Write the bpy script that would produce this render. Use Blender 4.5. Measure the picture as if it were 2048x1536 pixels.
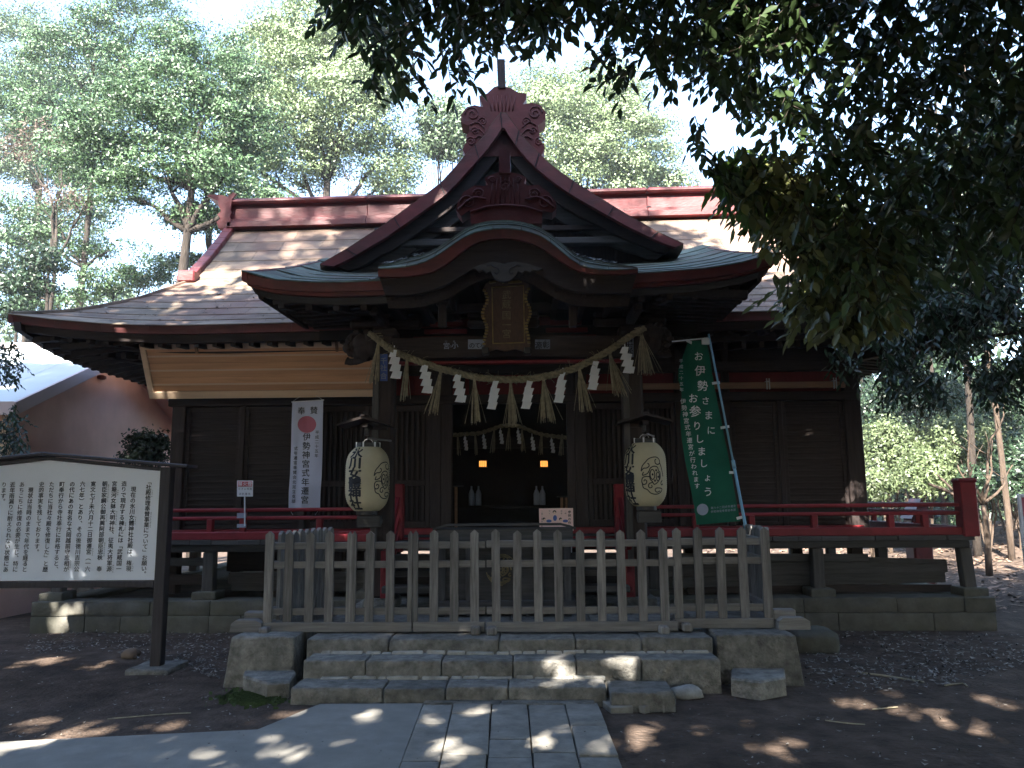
import bpy, math, random
import numpy as np
from mathutils import Vector, Matrix, noise
random.seed(7); rng = np.random.default_rng(7)
R = math.radians
scene = bpy.context.scene
for o in list(bpy.data.objects): bpy.data.objects.remove(o)

# ------------------------------------------------------------------ camera, sky, sun, exposure
F_PX, PITCH, ROLL, YAW, CAM = 1580.0, R(8.28), R(0.45), R(1.25), (0.24, 0.0, 1.55)
_rz = lambda v: Vector((v[0]*math.cos(YAW)-v[1]*math.sin(YAW), v[0]*math.sin(YAW)+v[1]*math.cos(YAW), v[2]))
CF = _rz((0, math.cos(PITCH), math.sin(PITCH))); _u = _rz((0, -math.sin(PITCH), math.cos(PITCH))); _r = _rz((1, 0, 0))
CR = _r*math.cos(ROLL) - _u*math.sin(ROLL); CU = _u*math.cos(ROLL) + _r*math.sin(ROLL)
cam = bpy.data.objects.new('camera', bpy.data.cameras.new('camera')); scene.collection.objects.link(cam)
cam.data.sensor_width = 36; cam.data.lens = F_PX/2048*36; cam.data.clip_end = 3000; cam.data.clip_start = 0.05
M = Matrix((CR, CU, -CF)).transposed().to_4x4(); M.translation = Vector(CAM); cam.matrix_world = M
scene.camera = cam

SUN_EL, SUN_AZ = R(40), R(14)          # light travels towards +Y and a little towards +X
world = bpy.data.worlds.new("World"); scene.world = world; world.use_nodes = True
nt = world.node_tree; nt.nodes.clear()
sky = nt.nodes.new('ShaderNodeTexSky'); sky.sky_type = 'NISHITA'; sky.sun_disc = False
sky.sun_elevation = SUN_EL; sky.sun_rotation = math.pi + SUN_AZ; sky.air_density = 1.0; sky.dust_density = 1.0; sky.ozone_density = 1.3
bg = nt.nodes.new('ShaderNodeBackground'); bg.inputs[1].default_value = 0.11
wo = nt.nodes.new('ShaderNodeOutputWorld'); nt.links.new(sky.outputs[0], bg.inputs[0]); nt.links.new(bg.outputs[0], wo.inputs[0])
sun = bpy.data.objects.new('sun', bpy.data.lights.new('sun', 'SUN')); scene.collection.objects.link(sun)
sun.data.energy = 5.0; sun.data.angle = R(0.53); sun.data.color = (1.0, 0.94, 0.85)
SD = Vector((math.sin(SUN_AZ)*math.cos(SUN_EL), math.cos(SUN_AZ)*math.cos(SUN_EL), -math.sin(SUN_EL)))
sun.rotation_euler = SD.to_track_quat('-Z', 'Y').to_euler(); sun.location = (-4, -12, 25)
scene.view_settings.view_transform = 'Standard'; scene.view_settings.look = 'None'
scene.view_settings.gamma = 1.0; scene.view_settings.use_curve_mapping = False
scene.view_settings.exposure = 3.15
scene.cycles.max_bounces = 6; scene.cycles.diffuse_bounces = 3; scene.cycles.transparent_max_bounces = 4
scene.cycles.use_denoising = True

# ------------------------------------------------------------------ measuring helpers (photograph -> metres)
def ray(x, y):
    return CF + CR*((x-1024)/F_PX) + CU*((768-y)/F_PX)
def P(x, y, Y):
    d = ray(x, y); t = (Y-CAM[1])/d.y
    return Vector((CAM[0]+d.x*t, Y, CAM[2]+d.z*t))
def G(x, y, z=0.0):
    d = ray(x, y); t = (z-CAM[2])/d.z
    return Vector((CAM[0]+d.x*t, CAM[1]+d.y*t, z))
def X(x, y, Y): return P(x, y, Y).x
def Z(x, y, Y): return P(x, y, Y).z

# ------------------------------------------------------------------ scene-graph helpers
OFF = {}
def _off(parent):
    return OFF.get(parent.name, Vector((0, 0, 0))) if parent else Vector((0, 0, 0))
def tagit(o, label=None, cat=None, group=None, kind=None):
    if label: o['label'] = label
    if cat: o['category'] = cat
    if group: o['group'] = group
    if kind: o['kind'] = kind
    return o
def thing(name, label, cat, loc=(0, 0, 0), group=None, kind=None):
    o = bpy.data.objects.new(name, None); scene.collection.objects.link(o); o.location = loc
    o.empty_display_size = .1; OFF[o.name] = Vector(loc)
    return tagit(o, label, cat, group, kind)
class MB:
    def __init__(s): s.V = []; s.F = []
    def add(s, V, F):
        n = len(s.V); s.V.extend([tuple(v) for v in V]); s.F.extend([tuple(i+n for i in f) for f in F]); return s
    def box(s, x0, x1, y0, y1, z0, z1, c=0.0):
        V, F = cbox((x1-x0)/2, (y1-y0)/2, (z1-z0)/2, c)
        cx, cy, cz = (x0+x1)/2, (y0+y1)/2, (z0+z1)/2
        return s.add([(v[0]+cx, v[1]+cy, v[2]+cz) for v in V], F)
    def bar(s, p, q, w, h, c=0.0, up=(0, 0, 1)):
        p = Vector(p); q = Vector(q); d = q-p; L = d.length; d = d/L
        up = Vector(up); sd = d.cross(up)
        if sd.length < 1e-4: up = Vector((0, 1, 0)); sd = d.cross(up)
        sd.normalize(); u = sd.cross(d); m = (p+q)/2
        V, F = cbox(w/2, L/2, h/2, c)
        return s.add([m + sd*v[0] + d*v[1] + u*v[2] for v in V], F)
    def prism(s, poly, ext):
        n = len(poly); e = Vector(ext); A = [Vector(p) for p in poly]; B = [p+e for p in A]
        return s.add(A+B, [tuple(range(n)), tuple(range(2*n-1, n-1, -1))] + [(i, n+i, n+(i+1) % n, (i+1) % n) for i in range(n)])
    def strip(s, A, B, ext):
        """solid band between two equally long polylines A (outer) and B (inner), pushed along ext"""
        n = len(A); e = Vector(ext); a = [Vector(p) for p in A]; b = [Vector(p) for p in B]
        V = a+b+[p+e for p in a]+[p+e for p in b]; Fs = []
        for i in range(n-1):
            Fs += [(i, i+1, n+i+1, n+i), (2*n+i, 3*n+i, 3*n+i+1, 2*n+i+1), (i, 2*n+i, 2*n+i+1, i+1), (n+i, n+i+1, 3*n+i+1, 3*n+i)]
        Fs += [(0, n, 3*n, 2*n), (n-1, 3*n-1, 4*n-1, 2*n-1)]
        return s.add(V, Fs)
    def tube(s, pts, r, n=6, cap=True):
        pts = [Vector(p) for p in pts]; V = []; Fs = []; m = len(pts); prev = None
        for i, p in enumerate(pts):
            d = (pts[min(i+1, m-1)] - pts[max(i-1, 0)]).normalized()
            if prev is None:
                a = d.cross(Vector((0, 0, 1))); 
                if a.length < .1: a = d.cross(Vector((0, 1, 0)))
            else: a = prev - d*prev.dot(d)
            a.normalize(); prev = a; b = d.cross(a); rr = r[i] if hasattr(r, '__len__') else r
            V += [p + (a*math.cos(2*math.pi*k/n) + b*math.sin(2*math.pi*k/n))*rr for k in range(n)]
        for i in range(m-1):
            for k in range(n): Fs.append((i*n+k, i*n+(k+1) % n, (i+1)*n+(k+1) % n, (i+1)*n+k))
        if cap: Fs += [tuple(range(n-1, -1, -1)), tuple(range((m-1)*n, m*n))]
        return s.add(V, Fs)
    def lathe(s, prof, c, n=24):
        V = []; Fs = []; m = len(prof)
        for r, z in prof: V += [(c[0]+r*math.cos(2*math.pi*k/n), c[1]+r*math.sin(2*math.pi*k/n), c[2]+z) for k in range(n)]
        for i in range(m-1):
            for k in range(n): Fs.append((i*n+k, i*n+(k+1) % n, (i+1)*n+(k+1) % n, (i+1)*n+k))
        Fs += [tuple(range(n-1, -1, -1)), tuple(range((m-1)*n, m*n))]
        return s.add(V, Fs)
    def build(s, name, m, parent=None, **k): return mk(name, s.V, s.F, m, parent, **k)
_cb = {}
def cbox(a, b, c, t):
    if t <= 0:
        V = [(x, y, z) for x in (-a, a) for y in (-b, b) for z in (-c, c)]
        return V, [(0, 1, 3, 2), (4, 6, 7, 5), (0, 4, 5, 1), (2, 3, 7, 6), (0, 2, 6, 4), (1, 5, 7, 3)]
    t = min(t, a*.9, b*.9, c*.9); V = []; idx = {}
    for sx in (-1, 1):
        for sy in (-1, 1):
            for sz in (-1, 1):
                idx[sx, sy, sz] = len(V)
                V += [(sx*a, sy*(b-t), sz*(c-t)), (sx*(a-t), sy*b, sz*(c-t)), (sx*(a-t), sy*(b-t), sz*c)]
    g = lambda s, k: idx[s]+k; F = []
    for s in (-1, 1):
        F.append((g((s, -1, -1), 0), g((s, 1, -1), 0), g((s, 1, 1), 0), g((s, -1, 1), 0)))
        F.append((g((-1, s, -1), 1), g((1, s, -1), 1), g((1, s, 1), 1), g((-1, s, 1), 1)))
        F.append((g((-1, -1, s), 2), g((1, -1, s), 2), g((1, 1, s), 2), g((-1, 1, s), 2)))
    for p in (-1, 1):
        for q in (-1, 1):
            F.append((g((p, q, -1), 0), g((p, q, -1), 1), g((p, q, 1), 1), g((p, q, 1), 0)))
            F.append((g((p, -1, q), 0), g((p, -1, q), 2), g((p, 1, q), 2), g((p, 1, q), 0)))
            F.append((g((-1, p, q), 1), g((-1, p, q), 2), g((1, p, q), 2), g((1, p, q), 1)))
    for k in idx: F.append((idx[k], idx[k]+1, idx[k]+2))
    F2 = []
    for f in F:
        A, B, C = (Vector(V[f[i]]) for i in (0, 1, 2)); n = (B-A).cross(C-A); ce = sum((Vector(V[i]) for i in f), Vector())/len(f)
        F2.append(f if n.dot(ce) > 0 else f[::-1])
    return V, F2
def mk(name, V, F, m, parent=None, smooth=False, label=None, kind=None, cat=None, group=None):
    off = _off(parent); me = bpy.data.meshes.new(name)
    me.from_pydata([(v[0]-off[0], v[1]-off[1], v[2]-off[2]) for v in V], [], F)
    if smooth:
        import bmesh
        bm = bmesh.new(); bm.from_mesh(me); bmesh.ops.recalc_face_normals(bm, faces=bm.faces); bm.to_mesh(me); bm.free()
        me.polygons.foreach_set('use_smooth', [True]*len(me.polygons))
    me.materials.append(m)
    o = bpy.data.objects.new(name, me); scene.collection.objects.link(o)
    if parent: o.parent = parent; OFF[o.name] = off
    return tagit(o, label, cat, group, kind)
def quads(name, V, nv, m, parent=None, faces=None, smooth=False, **k):
    """fast mesh: V (n*nv,3) numpy, each nv verts one face, or 'faces' a (m, 4) int pattern"""
    off = _off(parent); V = np.asarray(V, dtype=np.float32) - np.array(off, dtype=np.float32); me = bpy.data.meshes.new(name)
    if faces is None: L = np.arange(len(V)); st = np.arange(0, len(V), nv)
    else: L = np.concatenate(faces[0]) if isinstance(faces, tuple) else faces.ravel(); st = faces[1] if isinstance(faces, tuple) else np.arange(0, faces.size, faces.shape[1])
    me.vertices.add(len(V)); me.vertices.foreach_set('co', V.ravel())
    me.loops.add(len(L)); me.loops.foreach_set('vertex_index', L.astype(np.int32))
    me.polygons.add(len(st)); me.polygons.foreach_set('loop_start', st.astype(np.int32))
    me.update(calc_edges=True); me.validate()
    if smooth: me.polygons.foreach_set('use_smooth', [True]*len(me.polygons))
    me.materials.append(m); o = bpy.data.objects.new(name, me); scene.collection.objects.link(o)
    if parent: o.parent = parent; OFF[o.name] = off
    return tagit(o, **k)
def inst(src, parent, loc=(0, 0, 0), rot=(0, 0, 0), scale=(1, 1, 1), label=None):
    """copy of one object sharing its mesh; loc is an offset in metres from the source's place"""
    c = src.copy(); scene.collection.objects.link(c); c.parent = parent
    c.location = Vector(loc); c.rotation_euler = rot; c.scale = scale; OFF[c.name] = _off(parent)
    if label: c['label'] = label
    return c

def stone(mb, x0, x1, y0, y1, z0, z1, r=.018, amp=.006, st=.09, shear=None):
    def ax(a, b):
        rr = min(r, (b-a)*.3); n = max(1, min(12, round((b-a-2*rr)/st))); return [a, a+rr*.45]+[a+rr+(b-a-2*rr)*i/n for i in range(n+1)]+[b-rr*.45, b]
    AX, AY, AZ = ax(x0, x1), ax(y0, y1), ax(z0, z1); nx, ny, nz = len(AX)-1, len(AY)-1, len(AZ)-1
    idx = {}; V = []; Fs = []
    def vid(i, j, k):
        if (i, j, k) not in idx:
            p = Vector((AX[i], AY[j], AZ[k]))
            q = Vector((min(max(p.x, x0+r), x1-r), min(max(p.y, y0+r), y1-r), min(max(p.z, z0+r), z1-r)))
            d = p-q
            if d.length > 0: p = q + d.normalized()*r
            chip = max(0, noise.noise(p*7+Vector((3, 1, 8)))-.25)*.05 if (i in (0, 1, nx-1, nx) and k >= nz-1) or (j in (0, 1) and k >= nz-1) else 0
            p = p + noise.noise_vector(p*4)*amp*.8 + noise.noise_vector(p*19)*amp*.45 + Vector((0, chip, -chip*.7))
            idx[i, j, k] = len(V); V.append(p)
        return idx[i, j, k]
    for i in range(nx):
        for j in range(ny):
            Fs += [(vid(i, j, 0), vid(i, j+1, 0), vid(i+1, j+1, 0), vid(i+1, j, 0)), (vid(i, j, nz), vid(i+1, j, nz), vid(i+1, j+1, nz), vid(i, j+1, nz))]
    for i in range(nx):
        for k in range(nz):
            Fs += [(vid(i, 0, k), vid(i+1, 0, k), vid(i+1, 0, k+1), vid(i, 0, k+1)), (vid(i, ny, k), vid(i, ny, k+1), vid(i+1, ny, k+1), vid(i+1, ny, k))]
    for j in range(ny):
        for k in range(nz):
            Fs += [(vid(0, j, k), vid(0, j, k+1), vid(0, j+1, k+1), vid(0, j+1, k)), (vid(nx, j, k), vid(nx, j+1, k), vid(nx, j+1, k+1), vid(nx, j, k+1))]
    if shear: V = [shear(v) for v in V]
    return mb.add(V, Fs)
def catmull(pts, n=6):
    pts = [Vector(p) for p in pts]; out = []
    for i in range(len(pts)-1):
        p0, p1, p2, p3 = pts[max(i-1, 0)], pts[i], pts[i+1], pts[min(i+2, len(pts)-1)]
        for k in range(n):
            t = k/n
            out.append(.5*((2*p1) + (p2-p0)*t + (2*p0-5*p1+4*p2-p3)*t*t + (3*p1-p0-3*p2+p3)*t**3))
    out.append(pts[-1]); return out
def resample(pts, n):
    pts = [Vector(p) for p in pts]; d = [0]
    for a, b in zip(pts, pts[1:]): d.append(d[-1]+(b-a).length)
    out = []
    for k in range(n):
        t = d[-1]*k/(n-1); i = min(len(d)-2, max(0, np.searchsorted(d, t)-1)); u = (t-d[i])/max(1e-9, d[i+1]-d[i])
        out.append(pts[i].lerp(pts[i+1], u))
    return out

# ------------------------------------------------------------------ materials
def mat(name, col, rough=.8, var=.3, scale=3.0, stretch=(1, 1, 1), bump=.25, bscale=30., objvar=.12, stain=None, stain_amt=.5, stain_scale=1.2, metallic=0., spec=.35, transl=0., island=0., bdist=.01, emit=0., sheen=0.):
    m = bpy.data.materials.new(name); m.use_nodes = True; n = m.node_tree.nodes; L = m.node_tree.links; n.clear()
    out = n.new('ShaderNodeOutputMaterial'); b = n.new('ShaderNodeBsdfPrincipled')
    b.inputs['Roughness'].default_value = rough; b.inputs['Metallic'].default_value = metallic
    b.inputs['Specular IOR Level'].default_value = spec
    geo = n.new('ShaderNodeNewGeometry'); mp = n.new('ShaderNodeMapping'); mp.inputs['Scale'].default_value = stretch
    L.new(geo.outputs['Position'], mp.inputs['Vector'])
    nz = n.new('ShaderNodeTexNoise'); nz.inputs['Scale'].default_value = scale; nz.inputs['Detail'].default_value = 6; nz.inputs['Roughness'].default_value = .62
    L.new(mp.outputs[0], nz.inputs['Vector'])
    rp = n.new('ShaderNodeValToRGB'); e = rp.color_ramp.elements
    lo = tuple(max(0, c*(1-var)) for c in col)+(1,); hi = tuple(min(1, c*(1+var)) for c in col)+(1,)
    e[0].position = .3; e[0].color = lo; e[1].position = .7; e[1].color = hi
    L.new(nz.outputs['Fac'], rp.inputs[0]); c_out = rp.outputs[0]
    if stain:
        n2 = n.new('ShaderNodeTexNoise'); n2.inputs['Scale'].default_value = stain_scale; n2.inputs['Detail'].default_value = 7; n2.inputs['Roughness'].default_value = .65
        L.new(geo.outputs['Position'], n2.inputs['Vector'])
        r2 = n.new('ShaderNodeMapRange'); r2.inputs[1].default_value = .42; r2.inputs[2].default_value = .68; r2.inputs[3].default_value = 0; r2.inputs[4].default_value = stain_amt
        L.new(n2.outputs['Fac'], r2.inputs[0])
        mx = n.new('ShaderNodeMix'); mx.data_type = 'RGBA'; mx.inputs[7].default_value = tuple(stain)+(1,)
        L.new(r2.outputs[0], mx.inputs[0]); L.new(c_out, mx.inputs[6]); c_out = mx.outputs[2]
    rnd = None
    if island > 0: rnd, amt = geo.outputs['Random Per Island'], island
    elif objvar > 0:
        oi = n.new('ShaderNodeObjectInfo'); rnd, amt = oi.outputs['Random'], objvar
    if rnd is not None:
        hs = n.new('ShaderNodeHueSaturation'); r3 = n.new('ShaderNodeMapRange'); r3.inputs[3].default_value = 1-amt; r3.inputs[4].default_value = 1+amt
        L.new(rnd, r3.inputs[0]); L.new(r3.outputs[0], hs.inputs['Value']); L.new(c_out, hs.inputs['Color']); c_out = hs.outputs[0]
    L.new(c_out, b.inputs['Base Color'])
    if bump > 0:
        n3 = n.new('ShaderNodeTexNoise'); n3.inputs['Scale'].default_value = bscale; n3.inputs['Detail'].default_value = 4
        L.new(mp.outputs[0], n3.inputs['Vector'])
        bp = n.new('ShaderNodeBump'); bp.inputs['Strength'].default_value = bump; bp.inputs['Distance'].default_value = bdist
        L.new(n3.outputs['Fac'], bp.inputs['Height']); L.new(bp.outputs[0], b.inputs['Normal'])
    if emit > 0:
        b.inputs['Emission Color'].default_value = tuple(col)+(1,); b.inputs['Emission Strength'].default_value = emit
    if transl > 0:
        tr = n.new('ShaderNodeBsdfTranslucent'); L.new(c_out, tr.inputs[0]); ms = n.new('ShaderNodeMixShader'); ms.inputs[0].default_value = transl
        L.new(b.outputs[0], ms.inputs[1]); L.new(tr.outputs[0], ms.inputs[2]); L.new(ms.outputs[0], out.inputs[0])
    else: L.new(b.outputs[0], out.inputs[0])
    return m
GX, GY, GZ = (1, 14, 14), (14, 1, 14), (14, 14, 1)
m_dirt = mat('dirt', (.10, .072, .055), .97, .45, 5, bump=.9, bscale=26, objvar=0, stain=(.042, .032, .026), stain_amt=.75, stain_scale=1.6, bdist=.03, spec=.15)
m_conc = mat('concrete', (.265, .25, .22), .92, .16, 5, bump=.3, bscale=70, objvar=0, stain=(.19, .185, .165), stain_amt=.6, stain_scale=2.2)
m_pave = mat('paving_stone', (.25, .235, .205), .9, .32, 7, bump=.5, bscale=45, objvar=.09, stain=(.15, .14, .12), stain_amt=.45, stain_scale=2.5)
m_step = mat('step_stone', (.21, .20, .178), .92, .5, 11, bump=1.0, bscale=40, bdist=.022, objvar=.2, stain=(.085, .085, .075), stain_amt=.6, stain_scale=3.0)
m_found = mat('foundation_stone', (.105, .10, .085), .95, .25, 6, bump=.7, bscale=30, objvar=.12, stain=(.07, .075, .045), stain_amt=.5)
m_mortar = mat('mortar', (.34, .33, .3), .95, .35, 9, bump=.8, bscale=30, objvar=0)
m_fence = mat('fence_wood', (.195, .185, .175), .85, .45, 3.0, GZ, .6, 9, .28, stain=(.10, .09, .085), stain_amt=.45, stain_scale=1.8)
m_fencex = mat('fence_rail_wood', (.20, .19, .18), .85, .3, 3.0, GX, .45, 9, .12, stain=(.10, .09, .085), stain_amt=.4)
m_dwz = mat('dark_wood_upright', (.040, .029, .027), .75, .35, 2.5, GZ, .4, 9, .15)
m_dwx = mat('dark_wood_level', (.038, .028, .026), .75, .35, 2.5, GX, .4, 9, .15)
m_dwy = mat('dark_wood_deep', (.034, .025, .023), .75, .35, 2.5, GY, .4, 9, .15)
m_gwx = mat('grey_wood_level', (.07, .067, .066), .85, .3, 2.5, GX, .4, 9, .2)
m_gwz = mat('grey_wood_upright', (.09, .085, .082), .85, .3, 2.5, GZ, .4, 9, .12)
m_red = mat('red_paint', (.23, .018, .026), .55, .25, 4, bump=.2, bscale=25, objvar=.08, stain=(.12, .015, .015), stain_amt=.5)
m_redp = mat('red_panel_paint', (.13, .012, .012), .6, .25, 4, bump=.15, objvar=.08)
m_redc = mat('red_copper', (.14, .024, .025), .48, .4, 3, (1, 1, 3), .35, 12, .16, stain=(.07, .032, .03), stain_amt=.7, spec=.5)
m_redo = mat('red_carved_copper', (.115, .02, .02), .5, .3, 6, bump=.35, bscale=20, objvar=.05, stain=(.09, .035, .035), stain_amt=.5)
m_roof = mat('weathered_copper_roof', (.18, .142, .105), .75, .42, 2.5, (1, 2, 2), .3, 14, .16, stain=(.20, .11, .09), stain_amt=.75, stain_scale=.8, spec=.2)
m_roofg = mat('green_copper_roof', (.105, .13, .105), .85, .5, 3, (1, 2, 2), .3, 14, .13, stain=(.09, .06, .05), stain_amt=.85, stain_scale=1.7, spec=.12)
m_new = mat('new_cedar_board', (.58, .33, .19), .65, .18, 1.5, (.6, 9, 9), .15, 9, .22, spec=.3)
m_newf = mat('new_cedar_frame', (.72, .53, .37), .65, .10, 1.5, (.6, 9, 9), .1, 9, .06)
m_barw = mat('brown_timber', (.26, .15, .09), .7, .2, 2, GX, .2, 9, .05)
m_board = mat('white_board', (.76, .81, .90), .35, .03, 2, bump=0, objvar=0, stain=(.66, .71, .80), stain_amt=.3)  # blue of the sky light put into the white base colour
m_ink = mat('black_ink', (.018, .02, .028), .6, .1, 3, bump=0, objvar=0)
m_signpost = mat('dark_painted_wood', (.028, .024, .030), .5, .3, 3, GZ, .2, 9, .1)
m_paper = mat('white_paper', (.90, .92, .95), .8, .03, 3, bump=.05, objvar=.04, transl=.25)
m_straw = mat('straw', (.31, .27, .185), .8, .35, 20, bump=.5, bscale=60, objvar=.1, island=.35)
m_strand = mat('straw_rope', (.27, .235, .155), .85, .4, 25, (1, 1, 1), .9, 90, .1, bdist=.006)
m_lant = mat('lantern_paper', (.66, .60, .42), .75, .08, 4, bump=.1, objvar=.03, transl=.3, stain=(.55, .47, .30), stain_amt=.35, stain_scale=3)
m_black = mat('black_lacquer', (.02, .02, .024), .4, .2, 3, bump=0, objvar=0)
m_gold = mat('old_gold', (.30, .22, .09), .42, .35, 12, bump=.3, metallic=.75, objvar=0)
m_goldp = mat('faded_gold_paint', (.22, .18, .10), .6, .3, 12, bump=.3, metallic=.2, objvar=0)
m_plaque = mat('plaque_brown_lacquer', (.095, .055, .035), .5, .25, 3, GZ, .2, 12, 0)
m_green = mat('green_cloth', (.006, .115, .072), .75, .12, 3, bump=.1, bscale=200, objvar=0, transl=.15)
m_wcloth = mat('white_cloth', (.62, .66, .80), .85, .04, 3, bump=.08, bscale=150, objvar=0, transl=.15)
m_pink = mat('faded_red_print', (.42, .13, .17), .8, .06, 3, bump=0, objvar=0)
m_pole = mat('blue_pole_plastic', (.20, .40, .55), .35, .06, 3, bump=0, objvar=0)
m_white = mat('white_plastic', (.72, .74, .78), .45, .05, 3, bump=0, objvar=0)
m_metal = mat('dull_metal', (.45, .45, .47), .35, .15, 8, bump=.1, metallic=.8, objvar=0)
m_salmon = mat('salmon_plaster', (.80, .54, .47), .9, .08, 2, bump=.25, bscale=60, objvar=0, stain=(.68, .40, .32), stain_amt=.5)
m_froof = mat('pale_metal_roof', (.62, .66, .66), .45, .08, 2, bump=.1, objvar=.03)
m_fwhite = mat('painted_verge_board', (.60, .50, .50), .6, .06, 2, bump=.1, objvar=0)
m_bark = mat('bark', (.03, .023, .018), .95, .4, 6, (2.5, 2.5, .6), .9, 8, .1, bdist=.03)
m_barkl = mat('pale_bark', (.07, .050, .036), .95, .35, 6, (2.5, 2.5, .6), .9, 8, .1, bdist=.03)
def leafm(name, col, isl=.45, tr=.3, rough=.42): return mat(name, col, rough, .25, .8, bump=0, objvar=0, island=isl, transl=tr, spec=.5)
m_leaf = leafm('glossy_leaf', (.048, .08, .03), .5, .28, .36)
m_leafy = leafm('sunlit_olive_leaf', (.12, .13, .045), .45, .3)  # sunlight on the lower crown put into a lighter yellowish leaf colour
m_leafb = leafm('broad_crown_leaf', (.15, .20, .10), .55, .16, .45)
m_leafc = leafm('conifer_leaf', (.085, .13, .068), .55, .14, .5)
m_leafd = leafm('dark_crown_leaf', (.03, .055, .028), .5, .25, .38)
m_leafg = leafm('mid_green_leaf', (.055, .10, .042), .6, .16, .45)
m_leafl = leafm('sunlit_green_leaf', (.085, .15, .03), .4, .45)  # brighter copy of the leaf colour with the sun put into it
m_leafs = leafm('shrub_leaf', (.115, .15, .07), .5, .35)
m_leafr = leafm('withered_brown_leaf', (.09, .06, .045), .4, .2, .7)
m_litter = mat('fallen_leaves', (.19, .17, .145), .8, .5, 9, bump=0, objvar=0, island=.75)
m_litterb = mat('brown_fallen_leaves', (.17, .11, .075), .8, .5, 9, bump=0, objvar=0, island=.75)
m_moss = mat('moss', (.05, .075, .02), .95, .4, 30, bump=.8, bscale=60, objvar=0)
m_glow = mat('lit_lantern_paper', (1.0, .36, .07), .6, 0, 3, bump=0, objvar=0, emit=.2)
m_dark = mat('near_black_wood', (.02, .016, .014), .8, .3, 3, bump=.2, objvar=0)  # near-black wood for the interior, lattice backing and porch ceiling
m_moss2 = mat('blueish_sticker_paper', (.30, .34, .44), .8, .1, 5, bump=0, objvar=0)
m_skin = mat('printed_skin_tone', (.75, .55, .45), .7, 0, 3, bump=0, objvar=0)
m_pinkp = mat('pink_printed_card', (.80, .58, .55), .6, .05, 3, bump=0, objvar=0)
m_bluep = mat('printed_blue', (.08, .14, .42), .6, 0, 3, bump=0, objvar=0)
m_sred = mat('printed_red', (.62, .07, .08), .5, .05, 3, bump=0, objvar=0)

# ------------------------------------------------------------------ lettering
_gl = {}
ROT = set('「」（）ー()[]『』')
def glyph(ch, bold=0.0):
    k = (ch, bold)
    if k in _gl: return _gl[k]
    cu = bpy.data.curves.new('t', 'FONT'); cu.body = ch; cu.size = 1; cu.resolution_u = 2; cu.offset = bold
    ob = bpy.data.objects.new('t', cu); me = ob.to_mesh()
    V = np.array([v.co[:2] for v in me.vertices]).reshape(-1, 2); Fs = [tuple(p.vertices) for p in me.polygons]
    ob.to_mesh_clear(); bpy.data.objects.remove(ob); bpy.data.curves.remove(cu)
    _gl[k] = (V, Fs); return _gl[k]
_ref = glyph('国')[0]
EMC = (_ref.min(0)+_ref.max(0))/2; EMS = 1/max(1e-6, (_ref.max(0)-_ref.min(0)).max())
def put(mb, ch, fn, cx, cy, sx, sy=None, bold=0.0, lean=0.0):
    """one glyph centred at (cx,cy) in the sheet's own (u right, v up) units; fn maps (u,v)->Vector"""
    if ch in ' \u3000': return
    V, Fs = glyph(ch); sy = sy or sx
    if len(V) == 0: return
    U = (V-EMC)*EMS*.92
    if ch in ROT: U = np.stack([U[:, 1], -U[:, 0]], 1)
    if ch in '、。': U = U + np.array([.6, .62])
    sh = ((0, 0),) if bold <= .004 else ((0, 0), (bold, 0), (0, bold), (-bold, 0), (0, -bold))
    for k, (ox, oy) in enumerate(sh): mb.add([fn(cx+(u[0]+ox)*sx, cy+(u[1]+oy)*sy)+Vector((0, -.0004*k, 0)) for u in U], Fs)
def column(mb, s, fn, x, y, size, pitch, bold=0.0, dx=0.0, sx=None):
    for i, ch in enumerate(s): put(mb, ch, fn, x+dx*i, y-pitch*i, sx or size, size, bold)
def letters(name, items, fn_of, m, parent):
    """every large character a piece of its own; items (ch, x, y, size, bold[, width])"""
    for it in items:
        mb = MB(); put(mb, it[0], fn_of(it[1], it[2]), 0, 0, it[5] if len(it) > 5 else it[3], it[3], it[4])
        if mb.V: mb.build(name, m, parent)
def ribbon(mb, pts, fn, w, n=5):
    c = catmull([(p[0], p[1], 0) for p in pts], n); L = []; Rr = []
    for i, p in enumerate(c):
        d = (c[min(i+1, len(c)-1)]-c[max(i-1, 0)]); d = Vector((d.x, d.y, 0))
        d = d.normalized() if d.length > 0 else Vector((1, 0, 0)); q = Vector((-d.y, d.x, 0))*w/2
        L.append(fn(p.x+q.x, p.y+q.y)); Rr.append(fn(p.x-q.x, p.y-q.y))
    k = len(c); mb.add(L+Rr, [(i, i+1, k+i+1, k+i) for i in range(k-1)])
def disc(mb, cx, cy, rx, ry, fn, n=20):
    V = [fn(cx+rx*math.cos(2*math.pi*k/n), cy+ry*math.sin(2*math.pi*k/n)) for k in range(n)]+[fn(cx, cy)]
    mb.add(V, [(k, (k+1) % n, n) for k in range(n)])
def ellipse(cx, cy, rx, ry, n=12): return [(cx+rx*math.cos(2*math.pi*k/n), cy+ry*math.sin(2*math.pi*k/n)) for k in range(n+1)]
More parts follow.
